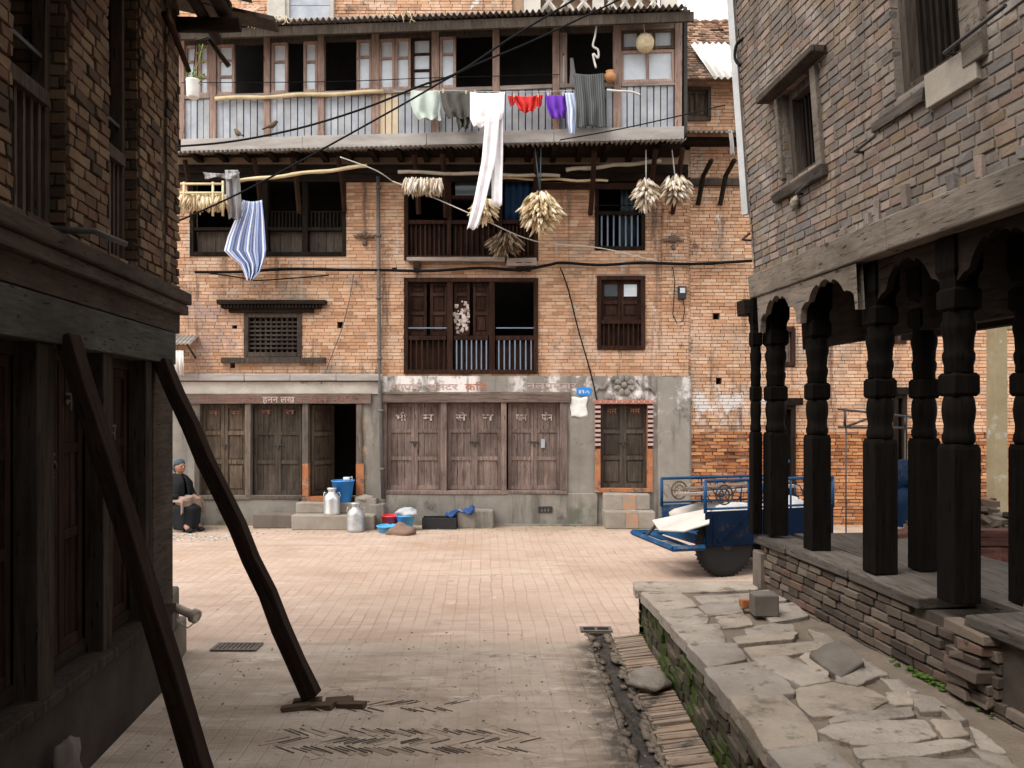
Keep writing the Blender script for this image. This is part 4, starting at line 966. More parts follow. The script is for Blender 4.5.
# fringe of moss and litter
g = MB()
for i in range(90): t = random.gauss(4.75, .10) if i < 75 else rnd(3.6, 5.2); g.lump(FR(t, .025 + abs(random.gauss(0, .02)), ZP - .02 + rnd(-.01, .03)), rnd(.006, .018), seed=i, n=1, sc=(1.3, 1.3, .6))
tag(g.build('moss', 'moss', None, (0, 0, 0)), 'green moss along the foot of the plinth', 'moss', kind='stuff')
g = MB()
for i in range(520):
    x, y = rnd(-2.4, .9), rnd(4.2, 7.6)
    if i > 230: x, y = rnd(-6, 2.0), rnd(7.6, 14.3) ** 1.0
    if i > 275: x, y = rnd(-6, 3.2), 14.45 - abs(random.gauss(0, .45))
    r = rnd(.004, .012); g.lump((x, y, r * .3), r * (1.6 if y > 12 else 1), seed=i, n=1, sc=(1, 1, .6))
tag(g.build('grit', 'stone', None, (0, 0, 0)), 'scattered grit and pebbles on the paving', 'grit', kind='stuff')
g = MB()
for i in range(130):
    x, y = (rnd(-1.6, .6), rnd(4.4, 6.6)) if i < 60 else (rnd(-3, 1.8), rnd(13.2, 14.4))
    a = rnd(0, 6.28); L = rnd(.05, .16); g.tube([(x, y, .012), (x + math.cos(a) * L * .5, y + math.sin(a) * L * .5, .02), (x + math.cos(a + .3) * L, y + math.sin(a + .3) * L, .01)], .0025, 3)
tag(g.build('straw_litter', 'straw', None, (0, 0, 0)), 'loose straw strewn on the paving', 'straw', kind='stuff')
g = MB()
for i in range(150):
    x, y = rnd(-5.9, -4.6), 13.2 + random.gauss(0, .22)
    r = rnd(.008, .04); g.lump((x, y, .002), r, seed=i, n=1, sc=(1.5, 1, .10))
tag(g.build('spilt_lime', 'board_pale', None, (0, 0, 0)), 'white powder spilt on the paving', 'lime', kind='stuff')

M['wood_left_post'] = wood('dark_shop_post', (.02, .016, .013), (.062, .051, .042), 'z')
# ------------------------------------------------------------------ the dark shop house along the alley
lh = thing('shop_house', (-2.65, 6.32, 0), 'dark timber fronted shop house with barred upper windows, held up by slanting props', 'house')
TE = 6.32; T0 = -6
WH = [(3.80, 4.41, 3.06, 4.95), (4.95, 5.48, 3.06, 4.95), (2.2, 2.9, 3.06, 4.95), (.2, .9, 3.06, 4.95)]
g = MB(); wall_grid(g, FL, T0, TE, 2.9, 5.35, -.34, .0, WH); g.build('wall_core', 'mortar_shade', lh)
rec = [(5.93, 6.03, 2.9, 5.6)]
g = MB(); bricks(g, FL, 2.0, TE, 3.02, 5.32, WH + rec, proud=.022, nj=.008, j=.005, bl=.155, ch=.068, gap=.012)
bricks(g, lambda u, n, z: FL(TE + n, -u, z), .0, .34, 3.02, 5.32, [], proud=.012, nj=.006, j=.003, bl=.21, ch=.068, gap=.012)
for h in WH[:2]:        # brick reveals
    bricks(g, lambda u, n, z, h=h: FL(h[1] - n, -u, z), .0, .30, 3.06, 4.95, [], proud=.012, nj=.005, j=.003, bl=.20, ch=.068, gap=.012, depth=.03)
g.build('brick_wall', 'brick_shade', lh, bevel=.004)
for h in WH[:3]:
    f = MB(); frame(f, (h[0], h[1] - .02, h[2], h[3]), -.15, -.07, .05, fr=FL); f.box(FL, h[0] + .05, h[1] - .07, -.14, -.05, 3.74, 3.82, 0, .004)
    wn = f.build('window', 'wood_post', lh, bevel=.005)
    b = MB(); grille(b, h[0] + .05, h[1] - .07, 3.11, 3.74, -.10, 6, .014, fr=FL); b.build('grille', 'wood_post', wn)
    b = MB(); b.box(FL, h[0] + .05, h[1] - .07, -.11, -.09, 4.0, 4.022); b.build('rail', 'iron', wn)
    b = MB(); b.box(FL, h[0], h[1] - .02, -.33, -.28, 3.06, 4.95); b.build('shutter', 'dark_inside', wn)  # dark sheet in the interior colour, standing in for the unlit room
g = MB()
g.box(FL, T0, TE + .04, -.02, .11, 2.93, 3.02, 0, .005); g.box(FL, T0, TE + .03, -.02, .085, 2.85, 2.928, 0, .005)
for (a, b) in ((T0, 3.0), (3.006, TE + .045)): pass
g.build('cornice', 'cornice', lh, bevel=.012)
g = MB(); g.box(FL, T0, TE, -.3, .03, 2.70, 2.848, 0, .004); g.build('beam', 'cornice', lh, bevel=.006)
g = MB(); g.box(FL, T0, TE - .14, -.1, .035, 2.45, 2.692, 0, .004); li = g.build('lintel', 'lintel_green', lh, bevel=.006)
def FLt(u, n, z): return FL(lt(84) + u, n, z)
M['red_faint'] = mat('rubbed_red_paint', [(.45, (.060, .060, .055)), (.72, (.11, .062, .055))], 12)
text_mesh('सनल', .13, FLt, .0, .036, 2.53, width=.42).build('lettering', 'red_faint', li, fix=False)
text_mesh('रमन', .13, FLt, .50, .036, 2.52, width=.36).build('lettering', 'red_faint', li, fix=False)
posts = [(3.4, 3.5), (lt(40) - .03, lt(55)), (lt(104), lt(113)), (lt(146), lt(152.5))]
for (a, b) in posts:
    g = MB(); g.box(FL, a, b, -.12, -.0, .6, 2.45, 0, .005); g.build('post', 'wood_left_post', lh, bevel=.006)
g = MB(); g.box(FL, lt(157), TE, -.3, -.025, .0, 2.70, 0, .004); cp = g.build('corner_post', 'cornice', lh, bevel=.012)
g = MB()
for i in range(26): g.box(FL, TE - rnd(.0, .13), TE - rnd(.0, .02) + .012, -.03, -.022 + rnd(0, .006), *(lambda z: (z, z + rnd(.01, .05)))(rnd(2.15, 2.7)), 0, .012)
tag(g.build('peeling_paint', 'white_plaster', cp), 'flaking pale paint')
M['wood_old_black'] = wood('black_brown_shutter', (.014, .009, .0075), (.045, .027, .021), 'z')
# recessed shutters between the posts
sp = [(2.4, 3.4), (3.5, posts[1][0]), (posts[1][1], posts[2][0]), (posts[2][1], posts[3][0])]
for (a, b) in sp:
    f = MB(); f.box(FL, a, b, -.17, -.11, .62, .70, 0, .003); f.box(FL, a, b, -.17, -.11, 2.38, 2.45, 0, .003); f.box(FL, a, a + .03, -.17, -.165, .69, 2.39); f.box(FL, b - .03, b, -.17, -.165, .69, 2.39); dr = f.build('door_frame', 'wood_dark_y', lh)
    k = 2
    for i in range(k):
        x0 = a + (b - a) * i / k + .004; x1 = a + (b - a) * (i + 1) / k - .004
        leaf(FL, x0, x1, .70, 2.38, -.125, (0, .4, .7, 1), .05, planks=True).build('door_leaf', 'wood_old_black' if i else 'wood_dark_z', dr, bevel=.004)
    if a == sp[2][0]:
        lk = MB(); u = lt(68); lk.tube([FL(u - .13, -.105, 1.87), FL(u + .06, -.105, 1.85)], .012, 7); lk.tube([FL(u - .02, -.10, 1.87), FL(u - .02, -.09, 1.72)], .009, 6)
        lk.box(FL, u - .07, u + .0, -.122, -.11, 1.86, 1.96); lk.tube([FL(u + .02 + .04 * math.cos(q), -.09, 1.77 + .045 * math.sin(q)) for q in [i * .6 for i in range(9)]], .008, 6); lk.build('latch', 'iron', dr)
for (px_, wdt, zt) in ((87, .10, 2.2), (128, .12, 2.0)):
    u = lt(px_); text_mesh('न' if px_ < 100 else 'म', .16, lambda a, n, z, u=u: FL(u + a, n, z), 0, -.12, zt - .1, width=wdt).build('lettering', 'red_faint', lh, fix=False)
g = MB(); g.box(FL, T0, TE - .16, -.2, .045, .545, .615, 0, .005); g.build('sill', 'wood_left_post', lh, bevel=.008)
g = MB(); g.box(FL, T0, TE - .15, -.3, .012, -.02, .54, 0, .004); g.build('plinth', 'dark_cement', lh, bevel=.012)
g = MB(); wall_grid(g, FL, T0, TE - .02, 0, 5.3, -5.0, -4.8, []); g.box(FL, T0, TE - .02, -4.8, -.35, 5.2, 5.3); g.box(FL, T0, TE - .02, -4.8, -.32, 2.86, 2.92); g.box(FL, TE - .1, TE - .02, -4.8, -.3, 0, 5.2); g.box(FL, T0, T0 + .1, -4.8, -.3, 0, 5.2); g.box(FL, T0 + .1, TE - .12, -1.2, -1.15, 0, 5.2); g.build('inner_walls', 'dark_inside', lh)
# eave: purlin, joists, planks
for t in (6.28, 5.62, 4.9, 4.2, 3.4):
    g = MB(); g.tube([FL(t, -.2, 5.12), FL(t, .3, 5.135), FL(t + .0, .50 + (.0 if t > 6 else rnd(-.1, .05)), 5.15)], [.06, .058, .055], 10); g.build('joist', 'wood_dark_x', lh)
g = MB(); g.tube([FL(T0, .36, 5.25), FL(3, .36, 5.255), FL(6.36, .36, 5.26)], .06, 9); g.build('purlin', 'wood_dark_y', lh)
g = MB(); g.tube([FL(T0, .2, 5.20), FL(4, .2, 5.20), FL(6.68, .22, 5.20)], .045, 9); g.build('purlin', 'wood_dark_y', lh)
g = MB()
for i in range(46):
    t = 6.42 - i * .27
    if i in (2, 4): continue
    e = .62 + rnd(-.12, .12); g.box(lambda u, n, z: FL(u, n, z - .18 * n), t, t + .23, -.4, e - (.3 if i == 1 else 0), 5.40, 5.425, 0, .008)
g.build('roof_boards', 'wood_post', lh)
g = MB()
g.tube([FL(5.80, .07, 4.98), FL(6.05, .08, 4.92), FL(6.36, .08, 4.80)], .022, 7)
g.build('bracket_stick', 'wood_red_z', lh)
g = MB(); g.tube([W(209, 40, 6.4), W(229, 66, 6.45)], [.018, .022], 7); g.build('hanging_stick', 'wood_post', lh)
g = MB(); corrug(g, lambda u, n, z: FL(u, n, z), T0, 6.5, -5.0, 6.6, .55, 5.44, amp=.02, pitch=.1, per=4); g.build('roof', 'zinc', lh, solid=.005)
g = MB(); u = lt(45); g.tube([FL(u, -.05, 3.04), FL(u + .05, .22, 3.05), FL(u + .28, .30, 3.03)], .018, 8)
g.build('iron_hook', 'iron', lh)
# props
def prop(top, foot, w_, d_, label):
    top, foot = Vector(top), Vector(foot); ax = (top - foot); L = ax.length
    g = MB()
    n = 10; b = 0
    for i in range(n + 1):
        z = L * i / n; k = 1 - .12 * i / n; ox, oy = rnd(-.008, .008) + .009 * math.sin(i * .33), rnd(-.008, .008)
        for (sx, sy) in ((-1, -1), (1, -1), (1, 1), (-1, 1)): g.v.append(Vector((sx * w_ / 2 * k + ox + rnd(-.004, .004), sy * d_ / 2 * k + oy + rnd(-.004, .004), z)))
    for i in range(n):
        for k in range(4): g.face((i * 4 + k, i * 4 + (k + 1) % 4, i * 4 + 4 + (k + 1) % 4, i * 4 + 4 + k))
    g.face((0, 1, 2, 3)); g.face(tuple(n * 4 + k for k in (3, 2, 1, 0)))
    o = one(g, 'timber_prop', 'wood_prop', (0, 0, 0), label, 'timber prop', bevel=.008)
    o.location = foot; z = ax.normalized(); y = Vector((0, 1, 0)); x = y.cross(z).normalized(); y = z.cross(x)
    o.rotation_euler = Matrix((x, y, z)).transposed().to_euler()
    return o
prop((-2.585, 5.89, 2.46), (-1.43, 5.72, .05), .112, .13, 'slanting timber prop whose foot rests on loose bricks in the alley')
prop((-2.42, 4.35, 2.50), (-1.60, 4.24, .0), .10, .125, 'thick slanting timber prop nearest to the viewer, its foot out of view')
for i, (x, y, z, a) in enumerate(((-1.47, 5.74, .022, .12), (-1.36, 5.63, .020, -.12), (-1.24, 5.72, .018, .2), (-1.52, 5.62, .016, .3), (-1.14, 5.66, .012, -.1))):
    g = MB(); ca, sa = math.cos(a), math.sin(a)
    g.box(lambda u, n, w_: (x + u * ca - n * sa, y + u * sa + n * ca, z + w_ + u * .03), -.10, .10, -.045, .045, -.02, .018, 0, .012)
    one(g, 'brick', 'brick_shade', (x, y, 0), 'loose flat brick under the foot of the slanting prop', 'brick', 'bricks under the prop foot', bevel=.006)
# stone pier and pipe at the corner
g = MB()
g.slab([(-3.0, 6.36), (-2.70, 6.36), (-2.84, 6.98), (-3.1, 6.98)], 0, .30, 0, .03, .01); g.slab([(-3.0, 6.38), (-2.72, 6.38), (-2.83, 6.80), (-3.05, 6.8)], .30, .60, 0, .03, .01); g.lump((-2.92, 6.6, .60), .10, seed=3, sc=(1.0, 1.4, .5))
one(g, 'stone_pier', 'stone_dark', (-2.78, 6.6, 0), 'rough stone pier against the corner of the dark shop house', 'stone pier')
pr = thing('bamboo_pipe', (-2.5, 6.7, .5), 'stub of a thick bamboo pipe jutting from the stone pier at the corner', 'pipe')
g = MB(); A, B = W(166, 603, 6.7), W(197, 617, 6.6)
g.tube([A, A.lerp(B, .5), B], .036, 12); g.build('tube', 'bamboo_grey', pr)
d = (B - A).normalized(); g = MB(); g.lathe(B - d * .05, [(.036, 0), (.058, .005), (.058, .05), (.03, .052), (.028, .0)], 12, ax=d); g.build('collar', 'stone_step', pr)
g = MB(); g.tube([A + Vector((.02, 0, -.04)), W(178, 622, 6.66), W(188, 628, 6.63), B + Vector((0, 0, -.03))], .006, 5); g.build('wire', 'wire_pale', pr)
g = MB(); c = FL(lt(44), .16, 0); g.lump((c[0] - .05, c[1], .20), .10, seed=9, n=3, amp=.25, sc=(.7, .9, 1.9)); one(g, 'rough_stone', 'stone_dark', (c[0], c[1], 0), 'rough upright stone leaning on the plinth of the dark shop house', 'stone')

# ------------------------------------------------------------------ unseen house added behind the viewer to keep sky light out of the alley
bh = thing('alley_shade_house', (0, -6.2, 0), 'unseen brick house added behind the viewer to block light from the alley', 'house')
def FB(u, n, z): return (u, -6.2 + n, z)
bo = [(-1.2, -.4, 3.2, 4.5), (1.0, 1.8, 3.2, 4.5), (-.3, .7, 0, 2.0)]
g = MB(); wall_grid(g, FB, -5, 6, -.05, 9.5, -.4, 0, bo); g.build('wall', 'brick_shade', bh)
g = MB(); g.box(FB, -5, 6, -4, -3.8, 0, 9.5); g.box(FB, -5, 6, -4, .5, 9.5, 9.6); g.build('roof', 'tile', bh)
for o in bo: f = MB(); frame(f, o, -.2, .03, .08, fr=FB); f.box(FB, o[0] + .08, o[1] - .08, -.2, -.15, o[2] + .08, o[3] - .08); f.build('window' if o[2] else 'door', 'wood_dark_z', bh)

# ------------------------------------------------------------------ the arcaded house
rh = thing('arcade_house', (2.25, 7.35, 0), 'leaning grey brick house on a row of carved wooden pillars', 'house')
RE = 7.35; R0 = -6; ZD = .97
a0, a1 = rt(816, 120), rt(784, 150)
RW1 = (a0[0], a1[0], rt(784, 186)[1], rt(816, 62)[1])
b0, b1 = rt(966, 40), rt(891, 40)
RW2 = (b0[0], b1[0], rt(893, 100)[1], 6.3)
RH = [RW1, RW2, (2.2, 3.0, 3.9, 5.4)]
ZBt = 3.34
g = MB(); wall_grid(g, FR, R0, RE, ZBt - .02, 9.2, -.36, -.009, RH); g.build('wall_core', 'mortar_pale', rh)
g = MB(); bricks(g, FR, 2.4, RE, ZBt, 8.2, RH, bl=.165, ch=.064, gap=.012, nj=.003, j=.004)
bricks(g, lambda u, n, z: (FR(RE, -u, z)[0] , FR(RE, -u, z)[1] + n, z), .0, 1.4, ZBt, 7.5, [], bl=.20, ch=.066, gap=.013, nj=.006, j=.004)
for i in range(34):    # broken row above the beam
    t = 3.6 + i * .11
    if random.random() < .25: g.box(FR, t, t + .07, -.03, .014 + rnd(0, .02), ZBt + .005, ZBt + rnd(.06, .16), 0, .01)
g.build('brick_wall', 'brick_pale', rh, bevel=.004)
# main beam with the carved boards under it
g = MB(); ts = [R0, -2, .5, 3.1, 5.15, RE + .03]
for i in range(5):
    g.box(lambda u, n, z: FR(u, n, z + .015 * math.sin(u * 1.3)), ts[i], ts[i + 1] - .006, -.28, .05, 3.12, ZBt - .003, 0, .006)
g.build('beam', 'wood_beam', rh, bevel=.012)
PIL = [7.24, 6.46, 5.55, 4.72, 3.86, 3.0]
for i in range(5):
    t1, t0 = PIL[i], PIL[i + 1]; g = MB(); k = 48; lo = []
    for q in range(k + 1):
        s = q / k; e = abs(s - .5) * 2
        lobes = abs(math.sin(s * math.pi * 5)) ** .6
        z = 3.05 - (.20 if i < 2 else .30) * max(0, e - .25) / .75 + .05 * lobes - .02
        if e > .9: z = 2.80 if i < 2 else 2.66
        lo.append((t0 + (t1 - t0) * s, min(z, 3.10)))
    for (na, nb2) in ((-.02, .03) if i < 2 else (-.12, -.07),):
        b = len(g.v)
        for (u, z) in lo:
            for (n, zz) in ((na, z), (nb2, z), (nb2, 3.117), (na, 3.117)): g.v.append(Vector(FR(u, n, zz)))
        for q in range(k):
            for c in range(4): g.face((b + q * 4 + c, b + q * 4 + (c + 1) % 4, b + q * 4 + 4 + (c + 1) % 4, b + q * 4 + 4 + c))
    g.build('carved_arch', 'wood_beam' if i < 2 else 'wood_dark_y', rh)
M['wood_pillar'] = wood('near_black_pillar', (.003, .0024, .002), (.010, .0078, .0063), 'z')  # one even near-black tone for every pillar
def pillar(t, n, w_, name='pillar'):
    c = FR(t, n, ZD); r0 = math.radians(45 + 5.7); g = MB(); r = w_ / 2 * 1.414
    cx, cy = c[0], c[1]; L = Vector((0, 0, 1))
    def sq(pr): g.lathe((cx, cy, 0), pr, 4, rot=r0, sm=False, ax=L)
    def rd(pr): g.lathe((cx, cy, 0), pr, 14, rot=0, ax=L)
    sq([(r * 1.02, ZD), (r * 1.02, ZD + .9), (r * .92, ZD + .93)])
    z = ZD + .93; q = w_ / 2
    rd([(q * 1.0, z), (q * 1.10, z + .02), (q * 1.10, z + .05), (q * 1.0, z + .07), (q * .97, z + .11), (q * 1.08, z + .16), (q * 1.12, z + .20), (q * 1.06, z + .25), (q * .97, z + .28)])
    sq([(r * .84, z + .28), (r * .98, z + .30), (r * .98, z + .40), (r * .82, z + .42)])
    rd([(q * .98, z + .42), (q * .96, z + .46), (q * 1.08, z + .50), (q * 1.08, z + .53), (q * .97, z + .55), (q * 1.02, z + .62), (q * 1.15, z + .67), (q * 1.15, z + .71), (q * .99, z + .74), (q * 1.05, z + .78)])
    sq([(r * .86, z + .78), (r * 1.06, z + .80), (r * 1.06, z + .90), (r * .88, z + .92), (r * .92, z + .98), (r * 1.12, z + 1.02), (r * 1.12, z + 1.22)])
    return g.build(name, 'wood_pillar', rh, bevel=.005)
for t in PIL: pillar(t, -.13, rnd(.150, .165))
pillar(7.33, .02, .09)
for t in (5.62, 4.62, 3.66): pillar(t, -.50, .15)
g = MB(); g.box(FR, 2.0, RE, -.56, -.44, 2.66, 3.22, 0, .006); g.box(FR, 1.0, RE, -1.49, -1.40, 2.75, 3.2); g.build('inner_beam', 'wood_dark_y', rh)
g = MB(); g.box(FR, RE - .02, RE + .17, -.3, .12, 2.98, 3.115, 0, .006); g.build('beam_end', 'wood_dark_x', rh, bevel=.01)
g = MB()
for i in range(26): t = R0 + .3 + i * .52; g.box(FR, t, t + .09, -1.5, -.29, 3.20, 3.30, 0, .005)
g.box(FR, R0, RE, -1.5, -.37, 3.302, 3.36); g.build('ceiling', 'wood_dark_x', rh)
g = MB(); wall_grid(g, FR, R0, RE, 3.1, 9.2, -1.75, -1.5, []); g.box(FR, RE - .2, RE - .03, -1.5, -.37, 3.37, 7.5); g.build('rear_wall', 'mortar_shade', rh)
g = MB(); corrug(g, FR, R0, RE + .2, .75, 8.9, -1.0, 9.8, amp=.02, pitch=.12, per=4); corrug(g, FR, R0, RE + .2, -2.4, 8.9, -1.0, 9.8, amp=.02, pitch=.12, per=4); g.build('roof', 'zinc', rh, solid=.006)  # unseen roof, its height and overhang raised to shade the alley
# plinth: worn brick with upright stones and deck boards on top
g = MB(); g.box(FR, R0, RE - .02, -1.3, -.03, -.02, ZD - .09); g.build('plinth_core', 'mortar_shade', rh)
M['plinth_stone'] = mat('worn_plinth_stone', [(.25, (.09, .073, .06)), (.7, (.19, .155, .128))], 5, bump=.8, bscale=20)
ups = [(7.18, 7.36)]
def pmiss(u, z):
    r = random.random()
    if u < 4.62 and u > 4.35 and z < .86: return -.10
    if z > .78 and r < .25: return None
    return rnd(-.012, .008)
g = MB(); bricks(g, FR, 1.5, RE, ZP - .08, ZD - .1, [(a, b, 0, 2) for a, b in ups] + [(4.02, 4.22, .55, 1.2)], bl=.2, ch=.066, gap=.012, nj=.004, j=.005, depth=.12, miss=pmiss)
g.build('plinth_brick', 'plinth_brick', rh, bevel=.006)
g = MB()
for i in range(16): g.box(FR, 4.22 + rnd(0, .22), 4.42 + rnd(0, .2), -.05, .05 + rnd(-.05, .05), *(lambda z: (z, z + .056))(ZP + (i % 6) * .068), 0, .01)
g.build('loose_plinth_brick', 'plinth_brick', rh, bevel=.006)
for (a, b) in ups:
    g = MB(); g.slab([FR(a, -.1, 0)[:2], FR(b, -.1, 0)[:2], FR(b, .035, 0)[:2], FR((a + b) / 2, .045, 0)[:2], FR(a, .035, 0)[:2]], ZP - .06, ZD - .1 - rnd(.0, .12), 0, .02, .01); g.build('upright_stone', 'plinth_stone', rh)
g = MB(); cuts = [7.38, 6.72, 5.72, 4.86, 4.45, 3.62, 2.6, 1.4]
for i in range(7):
    if i == 3: continue
    dz = (-.02, .0, -.005, 0, .005, 0, 0)[i]
    g.box(FR, cuts[i + 1] + .01, cuts[i] - .01, -.34 + rnd(-.01, .01), .05 + rnd(-.03, .02), ZD - .075 + dz, ZD - .004 + dz, 0, .01)
g.build('deck_edge', 'wood_deck', rh, bevel=.01)
g = MB()
g.box(FR, R0, RE - .02, -1.3, -.35, ZD - .09, ZD - .01, 0, .003); g.build('arcade_floor', 'wood_deck', rh)
# windows
def rwin(h, k, n0=-.3):
    f = MB(); frame(f, h, -.28, -.06, .07, fr=FR); wn = f.build('window', 'wood_post', rh, bevel=.006)
    b = MB(); grille(b, h[0] + .07, h[1] - .07, h[2] + .06, h[3] - .06, -.14, k, .014, fr=FR); b.build('grille', 'wood_dark_z', wn)
    b = MB(); b.box(FR, h[0], h[1], -.35, -.31, h[2], h[3]); b.build('shutter', 'dark_inside', wn); return wn  # sheet behind the bars; the room's darkness is put into its colour
wn = rwin(RW1, 7)
g = MB(); g.box(FR, RW1[0] - .09, RW1[0] + .0, -.1, .03, RW1[2] - .03, RW1[3] - .03, 0, .006); g.build('outer_frame', 'wood_beam', wn, bevel=.008); g = MB(); g.box(FR, RW1[1], RW1[1] + .06, -.1, .03, RW1[2] + .05, RW1[3] - .03, 0, .008); g.build('outer_frame', 'wood_beam', wn, bevel=.008)
g = MB(); g.box(FR, RW1[0] - .22, RW1[1] + .22, -.1, .12, RW1[3] + .0, RW1[3] + .05, 0, .01); g.build('hood', 'wood_post', wn, bevel=.01)
g = MB(); g.box(FR, RW1[0] - .12, RW1[1] + .2, -.1, .05, RW1[2] - .12, RW1[2] - .035, 0, .012); g.build('sill', 'wood_deck', wn, bevel=.012)
g = MB(); c = rt(798, 200); g.lump(FR(c[0] , .03, c[1] - .02), .06, seed=2, amp=.15, sc=(.5, 1, .9)); g.build('sill_stone', 'stone', wn)
wn = rwin(RW2, 9)
g = MB(); g.box(FR, RW2[0] - .16, RW2[0] + .0, -.1, .035, RW2[2] - .1, RW2[3], 0, .006); g.build('outer_frame', 'wood_beam', wn, bevel=.008)
g = MB(); g.box(FR, RW2[0] - .1, RW2[0] + (RW2[1] - RW2[0]) * .5, -.1, .03, RW2[2] - .2, RW2[2] - .005, 0, .006); tag(g.build('sill', 'stone_step', wn, bevel=.006), 'pale cement sill')
g = MB(); g.box(FR, RW2[0] + (RW2[1] - RW2[0]) * .52, RW2[1] + .25, -.08, .025, RW2[2] - .13, RW2[2] - .07, 0, .012); g.build('sill', 'wood_deck', wn)
for (p, q, l_) in ((964, 47, .42), (870, 148, .2), (808, 191, .15), (752, 238, .14)):
    c = rt(p, q); g = MB(); g.tube([FR(c[0] + .1, -.05, c[1]), FR(c[0] + .08, .06, c[1]), FR(c[0] - l_, .08, c[1] + .01)], .011, 6); g.build('iron_hook', 'iron', rh)
# bluish chalk on the bricks and the rain pipe at the corner
g = MB(); g.tube([FR(RE + .02, .02, 3.9), FR(RE + .02, .02, 5.0), FR(RE + .02, .02, 7.4)], .042, 4, sm=False); g.build('corner_strip', 'pipe_pale', rh)
# things on the deck
def bird(p, s, yaw, name, label, cat, group=None, mt='husk_brown'):
    p = Vector(p); r = bpy.data.objects.new(name, None); COL.objects.link(r); r.location = p; tag(r, label, cat, group)
    d = Vector((math.cos(yaw), math.sin(yaw), 0)); up = Vector((0, 0, 1))
    b = MB(); pts = [p - d * .075 * s + up * .03 * s, p - d * .04 * s + up * .045 * s, p + up * .06 * s, p + d * .03 * s + up * .085 * s, p + d * .045 * s + up * .11 * s, p + d * .065 * s + up * .118 * s, p + d * .085 * s + up * .112 * s]
    b.tube(pts, [.008 * s, .026 * s, .036 * s, .032 * s, .024 * s, .022 * s, .003 * s], 10)
    for q in (-1, 1): b.tube([p + d * .0 * s + d.cross(up) * q * .012 * s + up * .035 * s, p + d * .01 * s + d.cross(up) * q * .012 * s], .003 * s, 4)
    b.build('body', mt, r)
    t = MB(); t.tube([p - d * .06 * s + up * .035 * s, p - d * .13 * s + up * .0 * s], [.014 * s, .010 * s], 6); t.build('tail', 'iron', r)
    return r
c = FR(4.15, -.14, ZD); bird((c[0], c[1], ZD), 1.1, 1.2, 'sparrow', 'small dark sparrow sitting on the arcade deck beside a carved pillar', 'bird')
c = FR(4.72, -.62, ZD); g = MB(); g.grid(lambda s, t: (c[0] + (s - .5) * .13 * (1.2 - t), c[1] - .03 + .05 * t + .01 * math.sin(s * 7), ZD - .008 + .22 * t), 5, 5); one(g, 'paper_sheet', 'cloth_curtain', (c[0], c[1], ZD), 'pale scrap of board propped up on the arcade floor', 'board', solid=.006)
# ------------------------------------------------------------------ rubble and things behind the arcade
g = MB()
for i in range(420):
    x = rnd(3.9, 7.0); y = rnd(7.8, 10.4); h = max(0, 1.05 * (1 - (abs(x - 5.4) / 1.7) ** 1.6) * (1 - (abs(y - 9.1) / 1.5) ** 1.6)); a = rnd(0, 3.1); z = h * rnd(.7, 1) + .03
    ca, sa, tl = math.cos(a), math.sin(a), rnd(-.5, .5)
    g.box(lambda u, n, w_: (x + u * ca - n * sa, y + u * sa + n * ca, z + w_ + u * tl), -.11, .11, -.055, .055, -.03, .03, 0, .006)
g.lump((5.4, 9.1, -.1), 1.4, seed=5, n=3, amp=.10, sc=(1.15, .95, .68))
tag(g.build('rubble_heap', 'plinth_brick', None, (5.5, 9, 0)), 'heap of broken bricks and earth behind the carved pillars', 'rubble', kind='stuff')
for i, (x, y, z, L, a, lb) in enumerate(((4.15, 7.5, .74, 1.3, .12, 'dark red squared timber lying lowest behind the carved pillars'), (4.25, 7.55, .90, 1.0, -.05, 'dark red timber lying on top of the other timber by the rubble'),
        (3.45, 7.2, .92, .6, .5, 'short pinkish timber offcut lying just past the arcade floor'))):
    g = MB(); ca, sa = math.cos(a), math.sin(a)
    g.box(lambda u, n, w_: (x + u * ca - n * sa, y + u * sa + n * ca, z + w_), -L / 2, L / 2, -.09, .09, -.08, .08, 0, .01)
    if z > .3: g.box(lambda u, n, w_: (x + u, y + n, w_), -L * .3, -L * .3 + .2, -.1, .1, .0, z - .08, 0, .01); g.box(lambda u, n, w_: (x + u, y + n, w_), L * .3 - .2, L * .3, -.1, .1, .0, z - .08, 0, .01)
    one(g, 'timber_beam', 'timber_red', (x, y, 0), lb, 'timber', bevel=.01)
g = MB(); X = (997 - 512) / F * 11; g.box(FW, X - .09, X + .09, 10.9, 11.1, 0, 3.55, 0, .006); g.box(FW, X + .06, X + .5, 10.92, 11.08, 3.2, 3.4, 0, .006)
M['cream'] = mat('flaking_cream_paint', [(.25, (.24, .19, .11)), (.7, (.36, .30, .19))], 3, rough=.8, spots=[((.45, .43, .40), 2, .56, .64)])
one(g, 'cream_post', 'cream', (X, 11, 0), 'flaking cream painted post standing beyond the carved pillars', 'post', bevel=.01)
X = (903 - 512) / F * 10.8
g = MB(); g.lump((X, 10.8, 1.15), .33, seed=6, n=3, amp=.2, sc=(1, .8, .8)); g.lump((X + .1, 10.7, .6), .5, seed=8, n=3, amp=.2, sc=(1, .8, 1.1))
one(g, 'motorcycle_standin', 'cart_navy', (X, 10.8, 0), 'dark blue lump standing in for a motorcycle beyond the third carved pillar', 'bundle')  # plain lump made up in place of a motorcycle
g = MB(); A = W(878, 417, 11.6)
for (p, q) in (((838, 409), (912, 417)), ((838, 427), (912, 428)), ((845, 409), (845, 427)), ((880, 413), (880, 428)), ((845, 427), (880, 414)), ((905, 416), (905, 428))): g.tube([W(*p, 11.6), W(*q, 11.6)], .018, 6)
for p in (846, 905): g.tube([W(p, 428, 11.6), (W(p, 428, 11.6).x, 11.6, 0)], .010, 6)
one(g, 'iron_rack', 'iron', (A.x, 11.6, 0), 'thin black iron rack seen between the carved pillars', 'rack')

